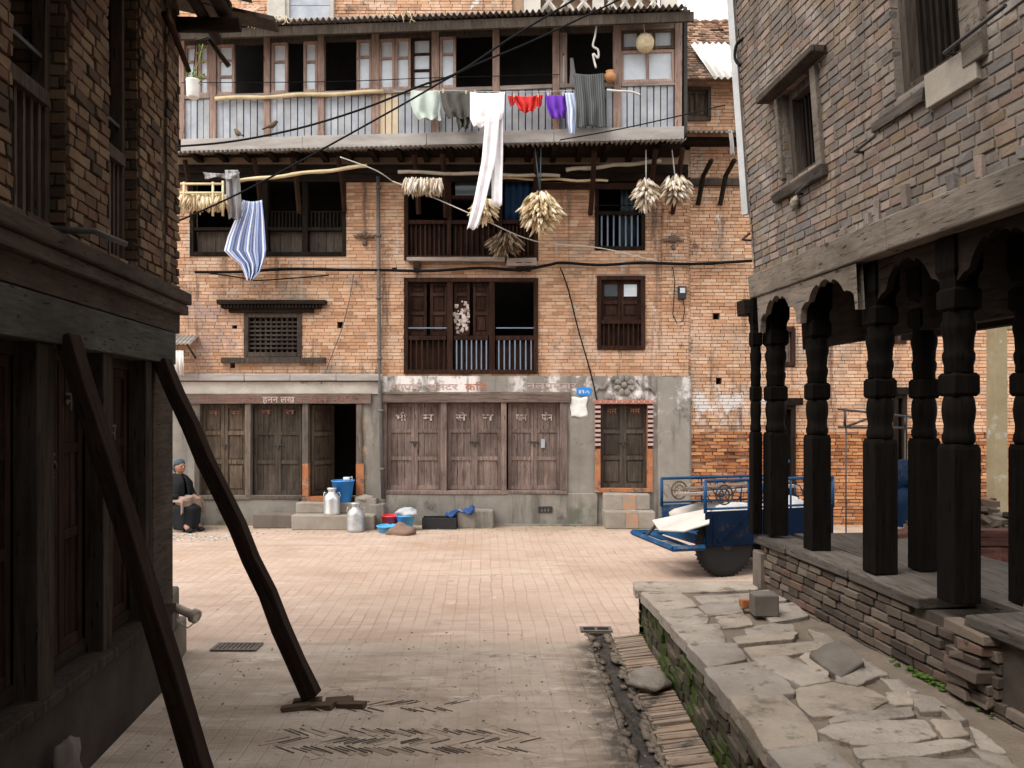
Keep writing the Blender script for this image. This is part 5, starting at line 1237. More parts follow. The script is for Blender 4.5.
# ------------------------------------------------------------------ blue cart
ct = Vector((2.40, 9.9)); cl = Vector((1.1, .35)).normalized(); cw = Vector((-.35, 1.1)).normalized()
def FC(u, n, z): p = ct + cl * u + cw * n; return (p.x, p.y, z)
cart = thing('cargo_cart', (ct.x, ct.y, 0), 'blue metal cargo cart with ornamental rails parked behind the arcade', 'cart')
CL, CW_ = 1.9, 1.15
g = MB(); g.box(FC, 0, CL, 0, .03, .40, .84, 0, .003); g.box(FC, .1, .14, -.012, 0, .42, .82); g.build('side_panel', 'cart_navy', cart, bevel=.006)
g = MB(); g.prism(lambda u, n, z: FC(u, n, z), [(.15, .48), (.19, .45), (.62, .80), (.58, .83)], -.014, -.001); g.build('side_brace', 'cart_navy', cart)
g = MB(); g.box(FC, 0, CL, CW_ - .03, CW_, .66, .80, 0, .003); g.box(FC, 0, CL, CW_ - .03, CW_, .40, .655, 0, .003); g.build('side_panel', 'cart_blue', cart, bevel=.006)
g = MB(); g.box(FC, 0.03, CL - .03, .03, CW_ - .03, .44, .48); g.box(FC, -.0, .03, .03, CW_ - .03, .40, .52); g.box(FC, CL - .03, CL, .03, CW_ - .03, .40, .84); g.build('bed', 'cart_blue', cart)
for n, z0, z1 in ((.015, .84, 1.22), (CW_ - .015, .80, 1.16)):
    g = MB()
    g.tube([FC(-.0, n, z1), FC(CL, n, z1)], .022, 6); g.tube([FC(0, n, z0 + .03), FC(CL, n, z0 + .03)], .016, 6)
    for u in (.0, .62, 1.25, CL): g.tube([FC(u, n, z0 - .02), FC(u, n, z1)], .022 if u in (0, CL) else .013, 6)
    rl = g.build('rail', 'cart_blue', cart)
    for i, u in enumerate((.27, .92, 1.55)):
        q = MB(); zc = (z0 + z1) / 2 + .01; r = .12 if i < 1 else .11
        for (rr, k) in ((r, 1), (r * .6, 1)): q.tube([FC(u + rr * math.cos(a), n, zc + rr * math.sin(a)) for a in [j * 6.2832 / 18 for j in range(19)]], .011, 5, caps=False)
        for a in range(6): q.tube([FC(u + r * .2 * math.cos(a * 1.047), n, zc + r * .2 * math.sin(a * 1.047)), FC(u + r * math.cos(a * 1.047), n, zc + r * math.sin(a * 1.047))], .008, 5)
        for s in (-1, 1): q.tube([FC(u + s * r, n, zc), FC(u + s * (r + .06), n, zc + .09), FC(u + s * (r + .13), n, zc + .1), FC(u + s * (r + .13), n, zc + .0), FC(u + s * (r + .06), n, zc - .09)], .008, 5)
        q.build('scroll_ornament', 'husk_brown' if i == 0 and n > .5 else ('iron' if i == 0 else 'cart_blue'), rl)
for (uw, nw) in ((.33, .05), (1.5, .05), (1.5, CW_ - .05)):
    cwv = Vector((cw.x, cw.y, 0)); c = Vector(FC(uw, nw + .06 if nw < .5 else nw - .16, .40)); r = .40
    g = MB(); g.lathe(c - cwv * .06, [(r * .80, .0), (r * .94, .005), (r, .03), (r, .09), (r * .94, .115), (r * .8, .12)], 36, ax=cwv)
    for i in range(44):
        a = i * 6.2832 / 44; v = Vector((cl.x, cl.y, 0)) * math.cos(a) + Vector((0, 0, 1)) * math.sin(a)
        g.tube([c + v * (r + .001) - cwv * .045, c + v * (r + .001) + cwv * .045], .011, 4, sm=False)
    wh = g.build('wheel', 'rubber', cart)
    h = MB(); h.lathe(c - cwv * .045, [(.02, -.03), (.06, -.03), (.07, .0), (r * .70, .01), (r * .80, -.005), (r * .80, .08), (.07, .09), (.06, .12), (.02, .12)], 28, ax=cwv); h.build('rim', 'black_plastic', wh)
g = MB(); g.tube([FC(1.5, .06, .40), FC(1.5, CW_ - .06, .40)], .03, 8); g.build('axle', 'iron', cart)
# front platform
g = MB()
def tb(a, b, w_=.03): g.box(FC, a[0], b[0], a[1], b[1], *w_) if False else g.tube([FC(*a), FC(*b)], w_, 4, sm=False)
for (a, b) in (((-.02, -.0, .40), (-.44, .03, .40)), ((-.44, .03, .40), (-.44, CW_ - .0, .44)), ((-.44, CW_, .44), (0, CW_ - .03, .42)), ((-.22, .02, .40), (-.22, CW_, .43))): tb(a, b, .038)
g.build('front_frame', 'cart_blue', cart)
g = MB(); g.box(FC, -.42, -.24, .06, .55, .405, .415, 0, .002); g.build('front_plate', 'sheet_blue', cart)
g = MB()
for i in range(9): p = Vector(FC(-.42, .75, .46)).lerp(Vector(FC(-.22, .75, .66)), i / 8); g.lump(p, .022, seed=i, n=1, sc=(1, 1, 1.4))
g.build('chain', 'iron', cart)
g = MB(); g.tube([FC(1.3, .6, .9), FC(1.15, .5, 1.05), FC(1.55, .45, 1.42)], .02, 6); g.build('handle', 'cart_blue', cart)
# board leaning on the cart front, sacks and planks in the bed
g = MB(); P = [W(652, 520, 10.4), W(710, 508, 10.3), W(709, 523, 9.78), W(684, 531, 9.80), W(659, 530, 9.95)]
b = len(g.v); nrm = (P[1] - P[0]).cross(P[2] - P[0]).normalized() * .015
for q in P: g.v.append(q)
for q in P: g.v.append(q + (nrm if nrm.z < 0 else -nrm))
k = len(P); g.face(range(k)); g.face(range(2 * k - 1, k - 1, -1))
for i in range(k): g.face((i, (i + 1) % k, k + (i + 1) % k, k + i))
one(g, 'cement_board', 'board_pale', tuple(P[4]), 'pale cement board lying slanted over the front of the blue cart', 'board')
sk = []
for (u, n, z, r, lb, sc, mt) in ((.85, .35, .68, .40, 'white woven sack lying in the cart behind the near rail', (1.5, .6, .55), 'sack'), (1.5, .5, .66, .36, 'fat white sack lying at the rear end of the cart bed', (1.0, 1, .75), 'sack'), (.62, .85, .66, .30, 'grey sack lying along the far rail in the cart', (2.0, .7, .6), 'board_pale')):
    g = MB(); c = FC(u, n, z); g.lump(c, r, seed=u * 10, n=3, amp=.10, sc=sc); one(g, 'sack', mt, c, lb, 'sack')
for i, (n, z) in enumerate(((.72, .98), (.85, 1.03))):
    g = MB(); g.box(lambda u, n_, w_: FC(u, n + n_, z + w_ + u * .04), .02 + .2 * i, 1.8, -.11, .11, -.015, .015, 0, .004)
    g.box(lambda u, n_, w_: FC(u, n + n_, w_), 1.5, 1.6, -.05, .05, .48, z - .016 + .055)
    one(g, 'plank', 'wood_frame_x' if i else 'wood_gal_x', FC(.9, n, z), ('lower grey plank lying lengthwise across the cart load', 'upper grey plank lying on the cart load by the far rail')[i], 'plank')

# ------------------------------------------------------------------ steps and things along the foot of the house
def step(px0, px1, y0, y1, d0, d1, mt='stone_step'):
    return px0, px1, y0, y1, d0, d1, mt
def steps(label, lst, mt='stone_step'):
    r = thing('doorstep', (fx((lst[0][0] + lst[0][1]) / 2), YF - .3, 0), label, 'doorstep')
    for (a, b, z0, z1, n0, n1) in lst:
        g = MB(); g.box(FF, a, b, n0, n1, z0, z1, 0, .014); g.build('step', mt, r, bevel=.02)
    return r
zt = D[2][2] - .075
steps('single low brick step under the blackened shop door', [(fx(253, .4), fx(296, .4), 0, .25, .062, .42)], 'brick_pale')
steps('two worn stone steps under the open doorway with the blue bucket', [(fx(295, .4), fx(376, .4), 0, .25, .062, .62), (fx(298, .2), fx(358, .2), .252, zt, .022, .34)])
s7 = steps('two cement steps with an orange streak under the orange framed door', [(fx(602), fx(650), 0, .30, .022, .50), (fx(602), fx(648), .302, D[6][2] - .08, .022, .26)])
g = MB()
g.box(FF, fx(622), fx(634), .505, .512, .02, .29, 0, .01); g.box(FF, fx(621), fx(633), .265, .272, .31, D[6][2] - .1, 0, .01); g.box(FF, fx(622), fx(634), .28, .49, .301, .309, 0, .01); g.build('orange_streak', 'orange_faint', s7)
g = MB(); g.box(FF, fx(358) + .0, fx(378), .03, .30, 0, .5, 0, .02); g.lump(FF(fx(366), .16, .5), .17, seed=2, sc=(1.1, .8, .5)); one(g, 'stone_block', 'stone_step', FF(fx(368), .15, 0), 'rough stone block between the open doorway and the drainpipe', 'stone block')
g = MB(); g.box(FF, fx(373), fx(387), .09, .38, 0, .42, 0, .015); one(g, 'concrete_block', 'cement', FF(fx(380), .2, 0), 'upright concrete block at the foot of the drainpipe', 'concrete block', bevel=.015)
g = MB(); g.box(FF, fx(459), fx(494), .08, .42, 0, .31, 0, .01); one(g, 'concrete_block', 'cement', FF(fx(476), .25, 0), 'low oblong concrete block against the plinth under the middle shop doors', 'concrete block', bevel=.015)
g = MB(); g.box(FF, fx(482), fx(600), .08, .16, 0, .035, 0, .006); one(g, 'edging', 'cement', FF(fx(540), .12, 0), 'low cement edging along the foot of the plinth', 'edging')
def bucket(c, r0, r1, h, mt, label, handle=True, name='bucket', cat='bucket', up=True):
    c = Vector(c); r = thing(name, c, label, cat); g = MB()
    g.lathe(c, [(r0 * .9, 0), (r0, .01), (r1, h - .02), (r1 * 1.05, h - .02), (r1 * 1.05, h), (r1 * .97, h), (r0 * .95, .02), (.001, .018)], 24, caps=False); g.build('body', mt, r)
    if handle:
        g = MB(); s = 1 if up else .25
        g.tube([c + Vector((math.cos(a) * r1 * 1.04, .0 if up else -math.sin(a) * .04, h - .03 + math.sin(a) * r1 * .8 * s)) for a in [i * math.pi / 12 for i in range(13)]], .006, 5); g.build('handle', 'wire_pale' if up else 'iron', r)
    return r
bucket(FF(fx(343, .2), .2, zt + .0), .145, .20, .40, 'blue_plastic', 'big bright blue bucket standing on the top step of the open doorway', up=False)
g = MB(); c = Vector(FF(fx(346, .2), .16, zt + .36)); g.lathe(c, [(.05, 0), (.06, .09), (.05, .09), (.045, .01)], 12); g.tube([c + Vector((.05, 0, .08)), c + Vector((.10, 0, .10)), c + Vector((.10, 0, .0)), c + Vector((.06, 0, .01))], .008, 5)
one(g, 'mug', 'ceramic', tuple(c), 'white mug hanging in the rim of the big bright blue bucket', 'mug')
def can(c, s, mt, label):
    c = Vector(c); r = thing('milk_can', c, label, 'milk can'); g = MB()
    g.lathe(c, [(.14 * s, 0), (.15 * s, .02 * s), (.15 * s, .05 * s), (.146 * s, .06 * s), (.15 * s, .28 * s), (.146 * s, .31 * s), (.12 * s, .37 * s), (.07 * s, .41 * s), (.065 * s, .45 * s), (.085 * s, .47 * s)], 24); g.build('body', mt, r)
    g = MB(); g.lathe(c, [(.06 * s, .452 * s), (.088 * s, .472 * s), (.09 * s, .50 * s), (.03 * s, .505 * s)], 20); g.build('lid', mt, r)
    g = MB()
    for q in (-1, 1): g.tube([c + Vector((q * .10 * s, -.0, .40 * s)), c + Vector((q * .14 * s, 0, .42 * s)), c + Vector((q * .155 * s, 0, .36 * s)), c + Vector((q * .14 * s, 0, .31 * s))], .008, 5)
    g.build('handle', mt, r)
can(FF(fx(331.5, .5), .47, .25), .95, 'tin', 'bright aluminium milk can standing on the lower step of the open doorway')
can(FF(fx(356.5, .72), .78, 0), 1.0, 'tin_dull', 'dull dented aluminium milk can standing on the ground before the doorsteps')
bucket(FF(fx(393, .45), .5, 0), .16, .19, .25, 'red_plastic', 'red plastic tub behind the blue basin beside the concrete block', False, 'tub', 'tub')
bucket(FF(fx(388.5, .8), .85, 0), .16, .19, .12, 'sky_plastic', 'shallow sky blue basin on the ground before the red tub', False, 'basin', 'basin')
b2 = bucket(FF(fx(406, .6), .66, 0), .115, .155, .27, 'sky_plastic', 'small sky blue bucket stuffed with a pale plastic bag', True)
g = MB(); g.lump(FF(fx(406.5, .6), .66, .31), .15, seed=12, n=3, amp=.28, sc=(1.2, .9, .55)); one(g, 'plastic_bag', 'cloth_bag', FF(fx(406, .6), .66, .29), 'crumpled pale plastic bag bulging from the small sky blue bucket', 'bag')
g = MB(); c = Vector(FF(fx(403, .95), 1.1, 0)); g.lump(c + Vector((0, 0, .03)), .22, seed=21, n=3, amp=.2, sc=(1.1, .7, .55)); g.lump(c + Vector((-.02, 0, .16)), .09, seed=23, n=2, amp=.2, sc=(1, .8, .5)); one(g, 'rag_heap', 'cloth_brown', tuple(c), 'crumpled brown rag heaped on the paving before the basin', 'rag')
g = MB()
x0, x1 = fx(423, .4), fx(457, .4)
g.box(FF, x0, x1, .2, .55, 0, .02); g.box(FF, x0, x1, .53, .55, .02, .2, 0, .004); g.box(FF, x0, x1, .2, .22, .02, .2, 0, .004); g.box(FF, x0, x0 + .02, .221, .529, .02, .2, 0, .004); g.box(FF, x1 - .02, x1, .221, .529, .02, .2, 0, .004)
one(g, 'trough', 'black_plastic', FF(fx(440, .4), .38, 0), 'long black trough lying on the ground under the shop doors', 'trough', bevel=.006)
g = MB()
g.grid(lambda s, t: FF(fx(446, .4) + s * .5, .22 + t * .26 + .05 * math.sin(s * 9), .225 + s * .10 + .10 * noise.noise(Vector((s * 5, t * 3.5, 2))) + .03 * math.sin(t * 14 + s * 5)), 22, 14)
one(g, 'blue_cloth', 'cloth_bluewash', FF(fx(462, .4), .3, .2), 'dark blue cloth draped from the black trough onto the concrete block', 'cloth', solid=.012)
g = MB(); frame(g, (fx(538), fx(552), fz(512), fz(506)), .07, .085, .02); 
for i in range(4): g.box(FF, fx(539) + i * .06, fx(539) + i * .06 + .03, .072, .08, fz(511), fz(507))
g.build('plinth_vent', 'iron', house)
# sign plate and poster
sg = thing('number_plate', FF(fx(577), .024, fz(398)), 'small oval blue house number plate on the grey rendered wall', 'sign')
g = MB(); g.prism(FF, [(fx(584) + .14 * math.copysign(abs(math.cos(a)) ** .6, math.cos(a)), fz(391.5) + .075 * math.copysign(abs(math.sin(a)) ** .6, math.sin(a))) for a in [i * 6.2832 / 28 for i in range(28)]], .022, .032); g.build('plate', 'blue_plastic', sg)
text_mesh('४२-५', .095, FF, fx(584) - .10, .033, fz(391.5) - .035, width=.20).build('lettering', 'ceramic', sg, fix=False)
g = MB(); g.grid(lambda s, t: FF(fx(570.5) + s * .30 + .012 * math.sin(t * 9), .026 + .008 * math.sin(s * 5 + t * 3), fz(417) + t * .36 + .012 * math.sin(s * 8)), 10, 10); one(g, 'paper_poster', 'ceramic', FF(fx(573), .03, fz(417)), 'blank white paper pasted on the grey wall under the blue number plate', 'poster', solid=.004)
# meter
mt_ = thing('electric_meter', FF(fx(681), .1, fz(298)), 'small black electric meter box hanging on the brick wall with a loop of cable', 'meter')
g = MB(); g.box(FF, fx(677), fx(685), .035, .13, fz(300), fz(287), 0, .004); g.build('case', 'black_plastic', mt_, bevel=.012)
g = MB(); g.box(FF, fx(678.5), fx(683.5), .131, .136, fz(294), fz(289)); g.build('dial_window', 'glass', mt_)
g = MB(); g.tube([FF(fx(p), .07, fz(q)) for p, q in ((672, 268), (674, 282), (673, 300), (672, 315), (676, 324), (682, 322), (684, 310), (682, 300))], .009, 5); g.build('cable_loop', 'cable', mt_)

# ------------------------------------------------------------------ cables and lines
def cable(pts, r, label, mt='cable', name='cable', cat='cable', smooth=True, group=None):
    P = [Vector(p) for p in pts]
    if smooth:
        Q = []
        for i in range(len(P) - 1):
            p0, p1, p2, p3 = P[max(i - 1, 0)], P[i], P[i + 1], P[min(i + 2, len(P) - 1)]
            for k in range(6):
                t = k / 6; Q.append(.5 * ((2 * p1) + (p2 - p0) * t + (2 * p0 - 5 * p1 + 4 * p2 - p3) * t * t + (3 * p1 - p0 - 3 * p2 + p3) * t ** 3))
        P = Q + [P[-1]]
    g = MB(); g.tube(P, r, 6); return one(g, name, mt, tuple(P[0]), label, cat, group)
cable([W(150, 147, 11.8), W(183, 146, 12), W(235, 141, 12), W(300, 128, 12), W(365, 108, 12), W(420, 86, 12), W(459, 72, 12), W(509, 39, 12), W(572, 1, 12), W(600, -16, 12)], .016, 'thick black cable on which two small birds perch')
cable([W(160, 226, 11.8), W(183, 219, 12), W(246, 190, 12), W(310, 156, 12), W(400, 106, 12), W(462, 71, 12), W(530, 42, 12), W(600, 9, 12), W(650, -16, 12)], .016, 'thick black cable slanting from below the birds up across the laundry')
cable([FF(fx(p), .10 + .02 * (i % 2), fz(q)) for i, (p, q) in enumerate(((197, 273), (240, 273), (290, 270), (345, 271), (380, 271), (430, 272), (480, 269), (520, 271), (548, 266), (562, 264), (600, 266), (640, 264), (690, 265), (750, 262)))], .028, 'bundle of black cables running along the brick wall between the floors')
cable([FF(fx(p), .08, fz(q)) for p, q in ((204, 273), (240, 278), (262, 281), (330, 276))], .012, 'thin slack cable under the striped laundry on the brick wall')
cable([FF(fx(p), .06, fz(q)) for p, q in ((560, 268), (568, 290), (578, 330), (590, 372), (597, 402))], .014, 'black wire running down the brick wall to the orange framed door')
cable([FF(fx(p), .05, fz(q)) for p, q in ((354, 275), (350, 300), (342, 330), (330, 362), (322, 384))], .009, 'thin brown wire hanging down the wall by the lattice window', 'pipe')
cable([W(392, 181, 14), W(430, 196, 13.9), W(480, 218, 13.8), W(535, 241, 14.2), W(600, 248, 14.4), W(660, 262, 14.52)], .011, 'pale rope sagging across the balcony window', 'wire_pale', 'rope', 'rope')
cable([W(340, 157, 13.4), W(375, 170, 13.6), W(392, 181, 14)], .010, 'short pale rope end hanging by the garlic bundle', 'wire_pale', 'rope', 'rope')
cable([FR(RE - .35, .06, 6.1), W(764, 10, 7.2), W(748, 34, 7.2), W(737, 44, 7.25), W(735, 58, 7.25), W(740, 66, 7.2)], .014, 'black cable looping down the corner of the arcaded house')
cable([FG(gu(184), .10, gz(184, 85)), FG(gu(330), .10, gz(330, 84)), FG(gu(440), .10, gz(440, 80)), FG(gu(560), .10, gz(560, 77))], .007, 'thin wire stretched in front of the gallery windows')
cable([W(560, 140, 13), W(620, 129, 13), W(683, 115, 13.3), W(725, 105, 14)], .010, 'thin black wire slanting up to the shuttered attic window')
cable([FG(gu(395), .12, gz(395, 94)), FG(gu(450), .13, gz(450, 94)), FG(gu(530), .13, gz(530, 95)), FG(gu(600), .12, gz(600, 92))], .006, 'clothes line stretched along the attic balustrade', 'wire_pale', 'clothes_line', 'clothes line')
def pole(a, b, r, mt, label):
    a, b = Vector(a), Vector(b); g = MB(); n = 14; pts = [a.lerp(b, i / n) + Vector((0, 0, .012 * math.sin(i * 1.1))) for i in range(n + 1)]
    g.tube(pts, [r * (1 + (.12 if i % 3 == 0 else 0) + rnd(-.04, .04)) for i in range(n + 1)], 9); return one(g, 'bamboo_pole', mt, tuple(a), label, 'pole')
pole(FG(gu(218), .10, gz(218, 101)), FG(gu(385), .10, gz(385, 94)), .034, 'bamboo', 'yellow bamboo pole lying along the attic window sill')
pole(W(238, 181, 14.0), W(367, 166, 14.0), .032, 'bamboo', 'pale bamboo pole holding the grey shirt under the gallery')
pole(W(398, 172, 14.1), W(560, 176, 14.1), .03, 'bamboo_grey', 'grey bamboo pole above the balcony window')
pole(W(566, 170, 14.1), W(661, 161, 14.1), .035, 'bamboo_grey', 'grey bamboo pole above the blue barred window')
pole(W(500, 178, 14.2), W(608, 181, 14.2), .022, 'bamboo', 'thin yellowish bamboo pole beside the big corn bundle')

# ------------------------------------------------------------------ laundry
def cloth(name, mt, Y, rows, label, cat='laundry', folds=4, amp=.05, nu=36, nv=26, th=.008, back=None, seed=0, extra=()):
    g = MB()
    def sheet(rows, Y, seed, uo=0):
        def at(t):
            k = t * (len(rows) - 1); i = min(int(k), len(rows) - 2); f = k - i; f = f * f * (3 - 2 * f) if len(rows) > 2 else f
            return [rows[i][c] + (rows[i + 1][c] - rows[i][c]) * (k - i) for c in range(3)]
        def fn(s, t):
            y_, l, r_ = at(t); l += 1.3 * noise.noise(Vector((t * 3, seed, .3))) * t; r_ += 1.3 * noise.noise(Vector((t * 3, seed, 7.3))) * t; px = l + (r_ - l) * s; y_ += 1.6 * math.sin(s * 3.14) * (1 - t) * (abs(r_ - l) > 14)
            e = noise.noise(Vector((s * 3, t * 2.2, seed)))
            yy = y_ + (2.0 * math.sin(s * 9 + seed) * t * .6 if t > .02 else 0)
            d = amp * (.25 + .75 * t) * (math.sin(s * folds * 6.2832 + seed + 1.3 * e) + .9 * e) - .01
            return W(px, yy, Y + d)
        g.grid(fn, nu, nv)
    sheet(rows, Y, seed)
    for i, (rw, dy) in enumerate(extra): sheet(rw, Y + dy, seed + 5 + i)
    c = W((rows[0][1] + rows[0][2]) / 2, rows[0][0], Y)
    return one(g, name, mt, tuple(c), label, cat, solid=th)
YC = 13.38
cloth('hanging_cloth', 'cloth_mint', 13.5, [(90, 411, 438), (100, 410, 438), (112, 413, 438), (119, 419, 435)], 'pale mint cloth hanging at one end of the attic clothes line', 'cloth', 2, .05, seed=1, extra=[([(91, 428, 440), (120, 426, 441)], .06)])
cloth('shorts', 'cloth_olive', 13.5, [(91, 440, 470), (108, 443, 470), (118, 449, 470)], 'dark olive shorts hanging between the mint cloth and the white trousers', 'shorts', 2.5, .05, seed=2, extra=[([(112, 455, 470), (122, 457, 470), (128, 459, 468)], .04)])
cloth('trousers', 'cloth_white', 13.3, [(92, 470, 505), (112, 470, 504), (120, 470, 501), (127, 474, 485)], 'long white trousers hanging over the clothes line with legs reaching the lower window', 'trousers', 1.5, .03, seed=3, nv=20,
      extra=[([(110, 489, 503), (150, 491, 503), (206, 491.5, 502)], .03), ([(112, 486, 500), (160, 482, 496), (200, 474, 486), (229, 467, 478)], -.03)])
cloth('child_shirt', 'cloth_red', 13.42, [(95, 512, 540), (100, 513, 538), (107, 518, 536), (112, 520, 533)], 'small red shirt hanging beside the purple cloth', 'shirt', 3, .06, seed=4, nv=14, extra=[([(96, 508, 516), (106, 510, 514)], .0), ([(95, 536, 543), (107, 537, 541)], .0)])
g = MB()
for i in range(9): g.lump(W(524 + rnd(-3, 3), 101 + rnd(-3, 3), 13.36), .022, seed=i, n=1, sc=(1, .3, 1))
cloth('hanging_cloth', 'cloth_purple', 13.44, [(94, 545, 566), (108, 547, 567), (118, 551, 566)], 'purple cloth hanging between the red shirt and the pale blue garment', 'cloth', 2.5, .06, seed=5)
cloth('hanging_garment', 'cloth_paleblue', 13.40, [(93, 565, 574), (108, 567, 577), (122, 568, 576), (134, 569, 574)], 'narrow pale blue garment hanging beside the purple cloth', 'garment', 1.5, .03, seed=6)
cloth('hanging_blanket', 'cloth_charcoal', 13.36, [(73, 573, 604), (100, 576, 605), (127, 577, 606)], 'charcoal striped blanket hung over the attic rail', 'blanket', 3, .05, seed=7)
cloth('bedsheet', 'cloth_stripe', 14.0, [(200, 243, 262), (210, 240, 263), (222, 234, 264), (236, 228, 265), (250, 224, 266), (257, 231, 265), (264, 240, 263), (272, 244, 260), (280, 247, 253)], 'blue and white striped sheet hanging below the grey shirt', 'sheet', 4.5, .11, seed=8, nu=48, nv=40)
cloth('hanging_shirt', 'cloth_grey', 13.85, [(170, 225, 238), (182, 226, 240), (205, 226, 242), (219, 229, 242)], 'grey shirt hanging from the pale bamboo pole beside the corn rack', 'shirt', 2, .05, seed=9, extra=[([(172, 203, 240), (178, 206, 238)], -.06)])
cloth('door_curtain', 'cloth_curtain', 13.75, [(58, 570, 573), (75, 570, 576), (92, 569, 572)], 'thin pale rag hanging at the edge of the dark attic opening', 'rag', 1, .02, seed=10, nu=10)

# ------------------------------------------------------------------ drying bundles
def bundle(name, mt, c, rx, rz, n, L, r, label, cat, cord=None, shape='drop', seed=0, Y=None):
    random.seed(100 + seed); c = Vector(c); rt_ = thing(name, c, label, cat); g = MB()
    for i in range(n):
        if shape == 'row':
            s = rnd(-1, 1); p = c + Vector((s * rx, rnd(-.08, .08), rz * rnd(.3, .9))); d = Vector((rnd(-.45, .45), rnd(-.5, .2), -1))
        else:
            a, u = rnd(0, 6.283), rnd(-1, 1)
            q = math.sqrt(1 - u * u)
            d0 = Vector((q * math.cos(a), q * math.sin(a), u))
            k = .85 if u > 0 else 1
            p = c + Vector((d0.x * rx * (1 - .25 * max(0, -u)), d0.y * rx * .8, d0.z * rz)) * rnd(.5, .95)
            d = Vector((d0.x * .9 + rnd(-.3, .3), d0.y * .9, -.55 - .4 * rnd(0, 1)))
        d.normalize(); l = L * rnd(.7, 1.2); w_ = r * rnd(.7, 1.25)
        g.lathe(p, [(w_ * .3, 0), (w_, l * .25), (w_ * .95, l * .6), (w_ * .25, l)], 6, ax=d, sm=True)
    g.build('cobs' if mt == 'corn' else 'stalks', mt, rt_)
    if cord:
        q = MB()
        for e in cord: q.tube([c + Vector((0, 0, rz * .7)), e], .012, 5)
        q.build('cord', 'wire_pale' if mt != 'corn' else 'cloth_teal', rt_)
    random.seed(7 + seed); return rt_
Yb = 13.75
bundle('corn_bundle', 'corn', W(540, 208, Yb), .30, .36, 330, .20, .028, 'big round bundle of dry corn cobs hanging on green cords', 'corn', [W(535, 148, Yb), W(541, 148, Yb)], seed=1)
bundle('corn_bundle', 'corn', W(484, 206, Yb + .1), .16, .18, 110, .22, .027, 'small bundle of dry corn hanging behind the white trouser legs', 'corn', [W(484, 160, Yb + .2)], seed=2)
r = bundle('corn_rack', 'corn', W(203, 200, Yb), .39, .12, 260, .24, .026, 'wooden rack loaded with dry corn beside the grey shirt', 'corn', None, 'row', seed=3)
g = MB()
for (a, b) in (((180, 184), (224, 184)), ((180, 193), (224, 193)), ((213, 182), (213, 216)), ((223, 181), (223, 216)), ((184, 182), (184, 214))): g.tube([W(*a, Yb - .12), W(*b, Yb - .12)], .022, 5)
g.build('slat_frame', 'bamboo', r)
bundle('garlic_bundle', 'husk_pale', W(424, 184, Yb), .31, .12, 190, .26, .022, 'broad bundle of pale dried garlic hanging under the gallery', 'garlic', None, 'row', seed=4)
bundle('stalk_bundle', 'husk_brown', W(505, 240, 14.3), .27, .2, 170, .2, .016, 'bundle of brown dried stalks lying on the balcony sill', 'stalks', None, seed=5)
bundle('garlic_bundle', 'husk_pale', W(646, 190, Yb), .16, .26, 120, .2, .028, 'first pale garlic bundle, hanging just beside the blue barred window', 'garlic', [W(646, 150, Yb)], seed=6)
bundle('garlic_bundle', 'husk_pale', W(675, 186, Yb), .2, .24, 140, .2, .028, 'fuller pale garlic bundle farther from the blue barred window', 'garlic', [W(672, 150, Yb)], seed=7)
random.seed(31)
bird(W(238, 138, 12), 1.15, 2.4, 'sparrow', 'upright brown bird perched on the black cable', 'bird'); bird(W(272, 130, 12), 1.1, .2, 'sparrow', 'small brown bird leaning forward on the black cable', 'bird')
for i, (px_, py_) in enumerate(((413, 90), (434, 91), (443, 91), (466, 92), (475, 92), (500, 93), (514, 95), (538, 95), (548, 94), (563, 94))):
    g = MB(); c = W(px_, py_, 13.3); g.box(FW, c.x - .008, c.x + .008, c.y - .012, c.y + .012, c.z - .035, c.z + .03, 0, .002)
    one(g, 'clothes_peg', 'bamboo', tuple(c), 'small wooden peg pinning laundry on the attic clothes line', 'peg', 'pegs on the clothes line')
# odds and ends on the gallery
g = MB(); c = W(645, 43, 13.3); g.lathe(c, [(.03, -.1), (.13, -.09), (.16, 0), (.13, .09), (.05, .12)], 18, ax=(.2, -1, -.35)); g.tube([c + Vector((0, 0, .12)), W(643, 18, 13.2)], .008, 5); one(g, 'basket', 'straw', tuple(c), 'round straw basket hanging in front of the glazed attic bay', 'basket')
g = MB(); c = W(610, 76, 13.42); g.lathe(c + Vector((0, 0, -.09)), [(.06, 0), (.10, .05), (.095, .11), (.06, .14), (.075, .17)], 16); one(g, 'clay_pot', 'brick_rough', tuple(c), 'small round clay pot hanging at the attic post', 'pot')
cable([W(597, 22, 13.2), W(595, 36, 13.2), W(593, 46, 13.2), W(598, 50, 13.2), W(598, 58, 13.2), W(593, 54, 13.2), W(596, 68, 13.2)], .018, 'knotted white rope dangling in the dark attic opening', 'wire_pale', 'rope', 'rope')
cable([W(607, 90, 13.25), W(618, 91, 13.2), W(632, 92, 13.2), W(640, 95, 13.2)], [.018] * 19, 'bent pale stick resting on the attic rail', 'wire_pale', 'stick', 'stick')
pt = thing('hanging_planter', W(193, 92, 11.5), 'white hanging planter with a trailing green plant by the eave', 'planter')
g = MB(); c = W(193, 98, 11.5); g.lathe(c, [(.075, 0), (.085, .02), (.095, .24), (.10, .26), (.085, .26), (.08, .05)], 14); g.build('pot', 'ceramic', pt)
g = MB(); g.tube([c + Vector((0, 0, .26)), W(199, 60, 11.5), W(203, 44, 11.5)], .006, 4); g.build('stem', 'leaf', pt)
g = MB()
